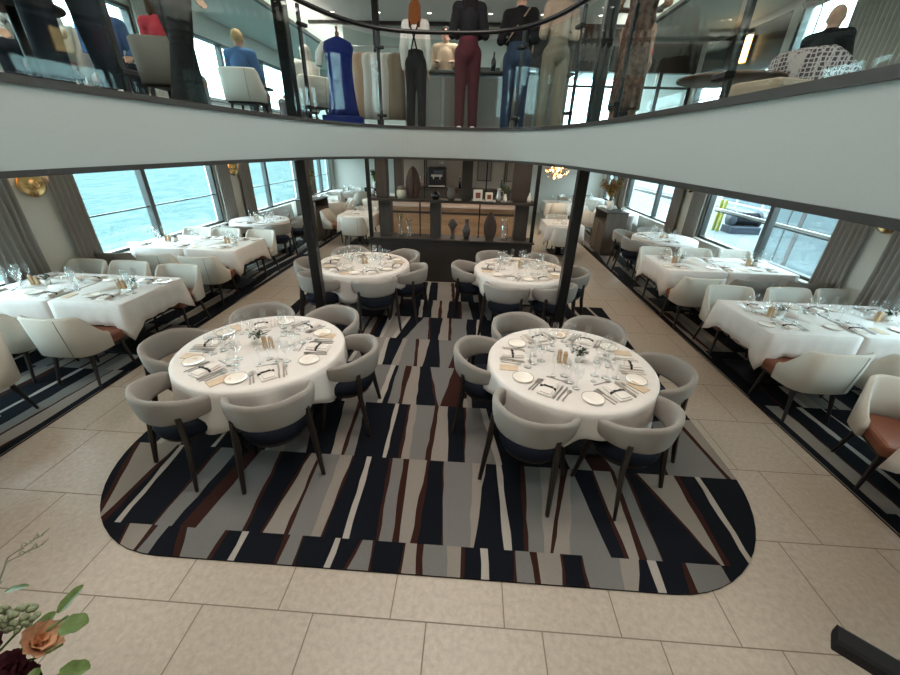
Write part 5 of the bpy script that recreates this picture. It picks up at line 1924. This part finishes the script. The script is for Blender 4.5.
curtain(XR, 4.55, 6.95, ZD + .02, ZU - .02, 'pale grey upper-deck curtain behind the man in the armchair', 1, 'upper deck curtains', 'curtain_light')
curtain(XR, 3.1, 4.45, ZD + .02, ZU - .02, 'pale grey upper-deck curtain on the solid wall by the ottoman', 1, 'upper deck curtains', 'curtain_light')
curtain(XL, 3.2, 3.9, ZD + .02, ZU - .3, 'pale grey curtain between the first upper water-side windows', -1, 'upper deck curtains', 'curtain_light')
curtain(XL, 7.55, 8.25, ZD + .02, ZU - .3, 'pale grey curtain between the deeper upper water-side windows', -1, 'upper deck curtains', 'curtain_light')

# upper bar counter
ub = empty('bar_counter', (.2, 7.75, ZD), 0, 'pale grey bar counter on the upper deck', 'bar counter')
m_ = MB(); m_.box((0, 0, .44), (2.6, .5, .88), 0, .01)
m_.build('body', 'fascia_paint', ub)
for k in range(5):
    m_ = MB(); m_.box((-1.04 + .52 * k, -.258, .46), (.47, .02, .74), 0, .004); m_.build('front_panel', 'c_taupe' if k % 2 else 'wall_bar', ub)
m_ = MB(); m_.box((0, -.02, .90), (2.7, .62, .04), 0, .006); m_.build('countertop', 'dark_trim', ub)
for k, (x, h_, mt_, lab) in enumerate(((.25, .30, 'ceramic_black', 'black bottle on the upper bar counter'), (.40, .26, 'ceramic_green', 'green bottle on the upper bar counter'), (.75, .24, 'pot_white', 'white jug on the upper bar counter'))):
    o = MB().lathe([(.001, 0), (.04, 0), (.042, h_ * .6), (.016, h_ * .78), (.015, h_), (.001, h_)], 16).build('bottle', mt_, None, (x, 7.7, ZD + .9205)); tag(o, lab, 'bottle')

# dress stand and clothes rack
ds = empty('dress_stand', (-2.02, 6.55, ZD), .2, 'dark blue gown on a dress stand behind the curved glass', 'dress stand')
m_ = MB(); m_.box((0, 0, .09), (.58, .5, .18), 0, .012); m_.build('plinth', 'f_dressblue', ds)
mb = MB(); rings = []
for z, rx, ry in ((.18, .23, .21), (.3, .205, .19), (.55, .175, .16), (.78, .165, .14), (.93, .19, .14), (1.02, .215, .12), (1.09, .19, .10), (1.13, .10, .07), (1.15, .05, .04)):
    rings.append([(rx * (1 + (.06 * math.sin(9 * 2 * PI * j / 48) if z < .8 else 0)) * math.cos(2 * PI * j / 48), ry * (1 + (.06 * math.sin(9 * 2 * PI * j / 48) if z < .8 else 0)) * math.sin(2 * PI * j / 48), z) for j in range(48)])
mb.loft(rings); mb.build('gown', 'f_dressblue', ds)
m_ = MB()
m_.tube([(-.19, .02, 1.06), (-.27, 0, .95), (-.28, -.03, .80)], [.055, .055, .05], 10); m_.build('sleeve', 'f_white', ds)
m_ = MB(); m_.lathe([(.001, 1.15), (.03, 1.15), (.03, 1.2), (.012, 1.22), (.02, 1.26), (.001, 1.28)], 12); m_.build('neck_cap', 'rust_leather', ds)
rk = empty('clothes_rack', (-1.76, 7.45, ZD), 0, 'steel clothes rack with white garments behind the blue gown', 'clothes rack')
for sx in (-1, 1):
    m_ = MB(); m_.tube([(sx * .56, 0, .02), (sx * .56, 0, 1.22)], .014, 8); m_.build('upright', 'steel', rk)
    m_ = MB(); m_.bar((sx * .56, -.24, .015), (sx * .56, .24, .015), .03, out=(0, 0, 1)); m_.build('foot', 'steel', rk)
m_ = MB(); m_.tube([(-.56, 0, 1.22), (.56, 0, 1.22)], .012, 8); m_.build('rail', 'steel', rk)
for k in range(7):
    x = -2.19 + .145 * k
    mt_ = ['f_white', 'f_white', 'f_peach', 'f_white', 'f_white', 'f_white', 'f_beige'][k]
    g_ = empty('hanging_garment', (x, 7.45, ZD), rnd.uniform(.5, .9), ('white', 'white', 'peach', 'white', 'white', 'white', 'beige')[k] + ' garment on the clothes rack, ' + ('at its water end', 'second from its water end', 'beside two white ones', 'in the middle', 'third from its dock end', 'second from its dock end', 'at its dock end')[k], 'garment', 'garments on the rack')
    mb = MB(); rings = []
    for z, w, d in ((.20, .20, .05), (.5, .19, .045), (.85, .17, .045), (1.02, .19, .04), (1.10, .17, .035), (1.14, .06, .03)):
        rings.append([(w * math.cos(2 * PI * j / 24), d * (1 + .4 * math.sin(7 * 2 * PI * j / 24)) * math.sin(2 * PI * j / 24), z) for j in range(24)])
    mb.loft(rings); mb.build('cloth', mt_, g_)
    m_ = MB(); m_.tube([(0, 0, 1.12), (0, 0, 1.19), (.018, 0, 1.225), (0, 0, 1.245), (-.016, 0, 1.232)], .004, 6); m_.build('hanger_hook', 'steel', g_)
scn.cycles.transparent_max_bounces = 24
scn.cycles.max_bounces = 8
scn.cycles.sample_clamp_indirect = 6
scn.cycles.caustics_reflective = False
scn.cycles.caustics_refractive = False
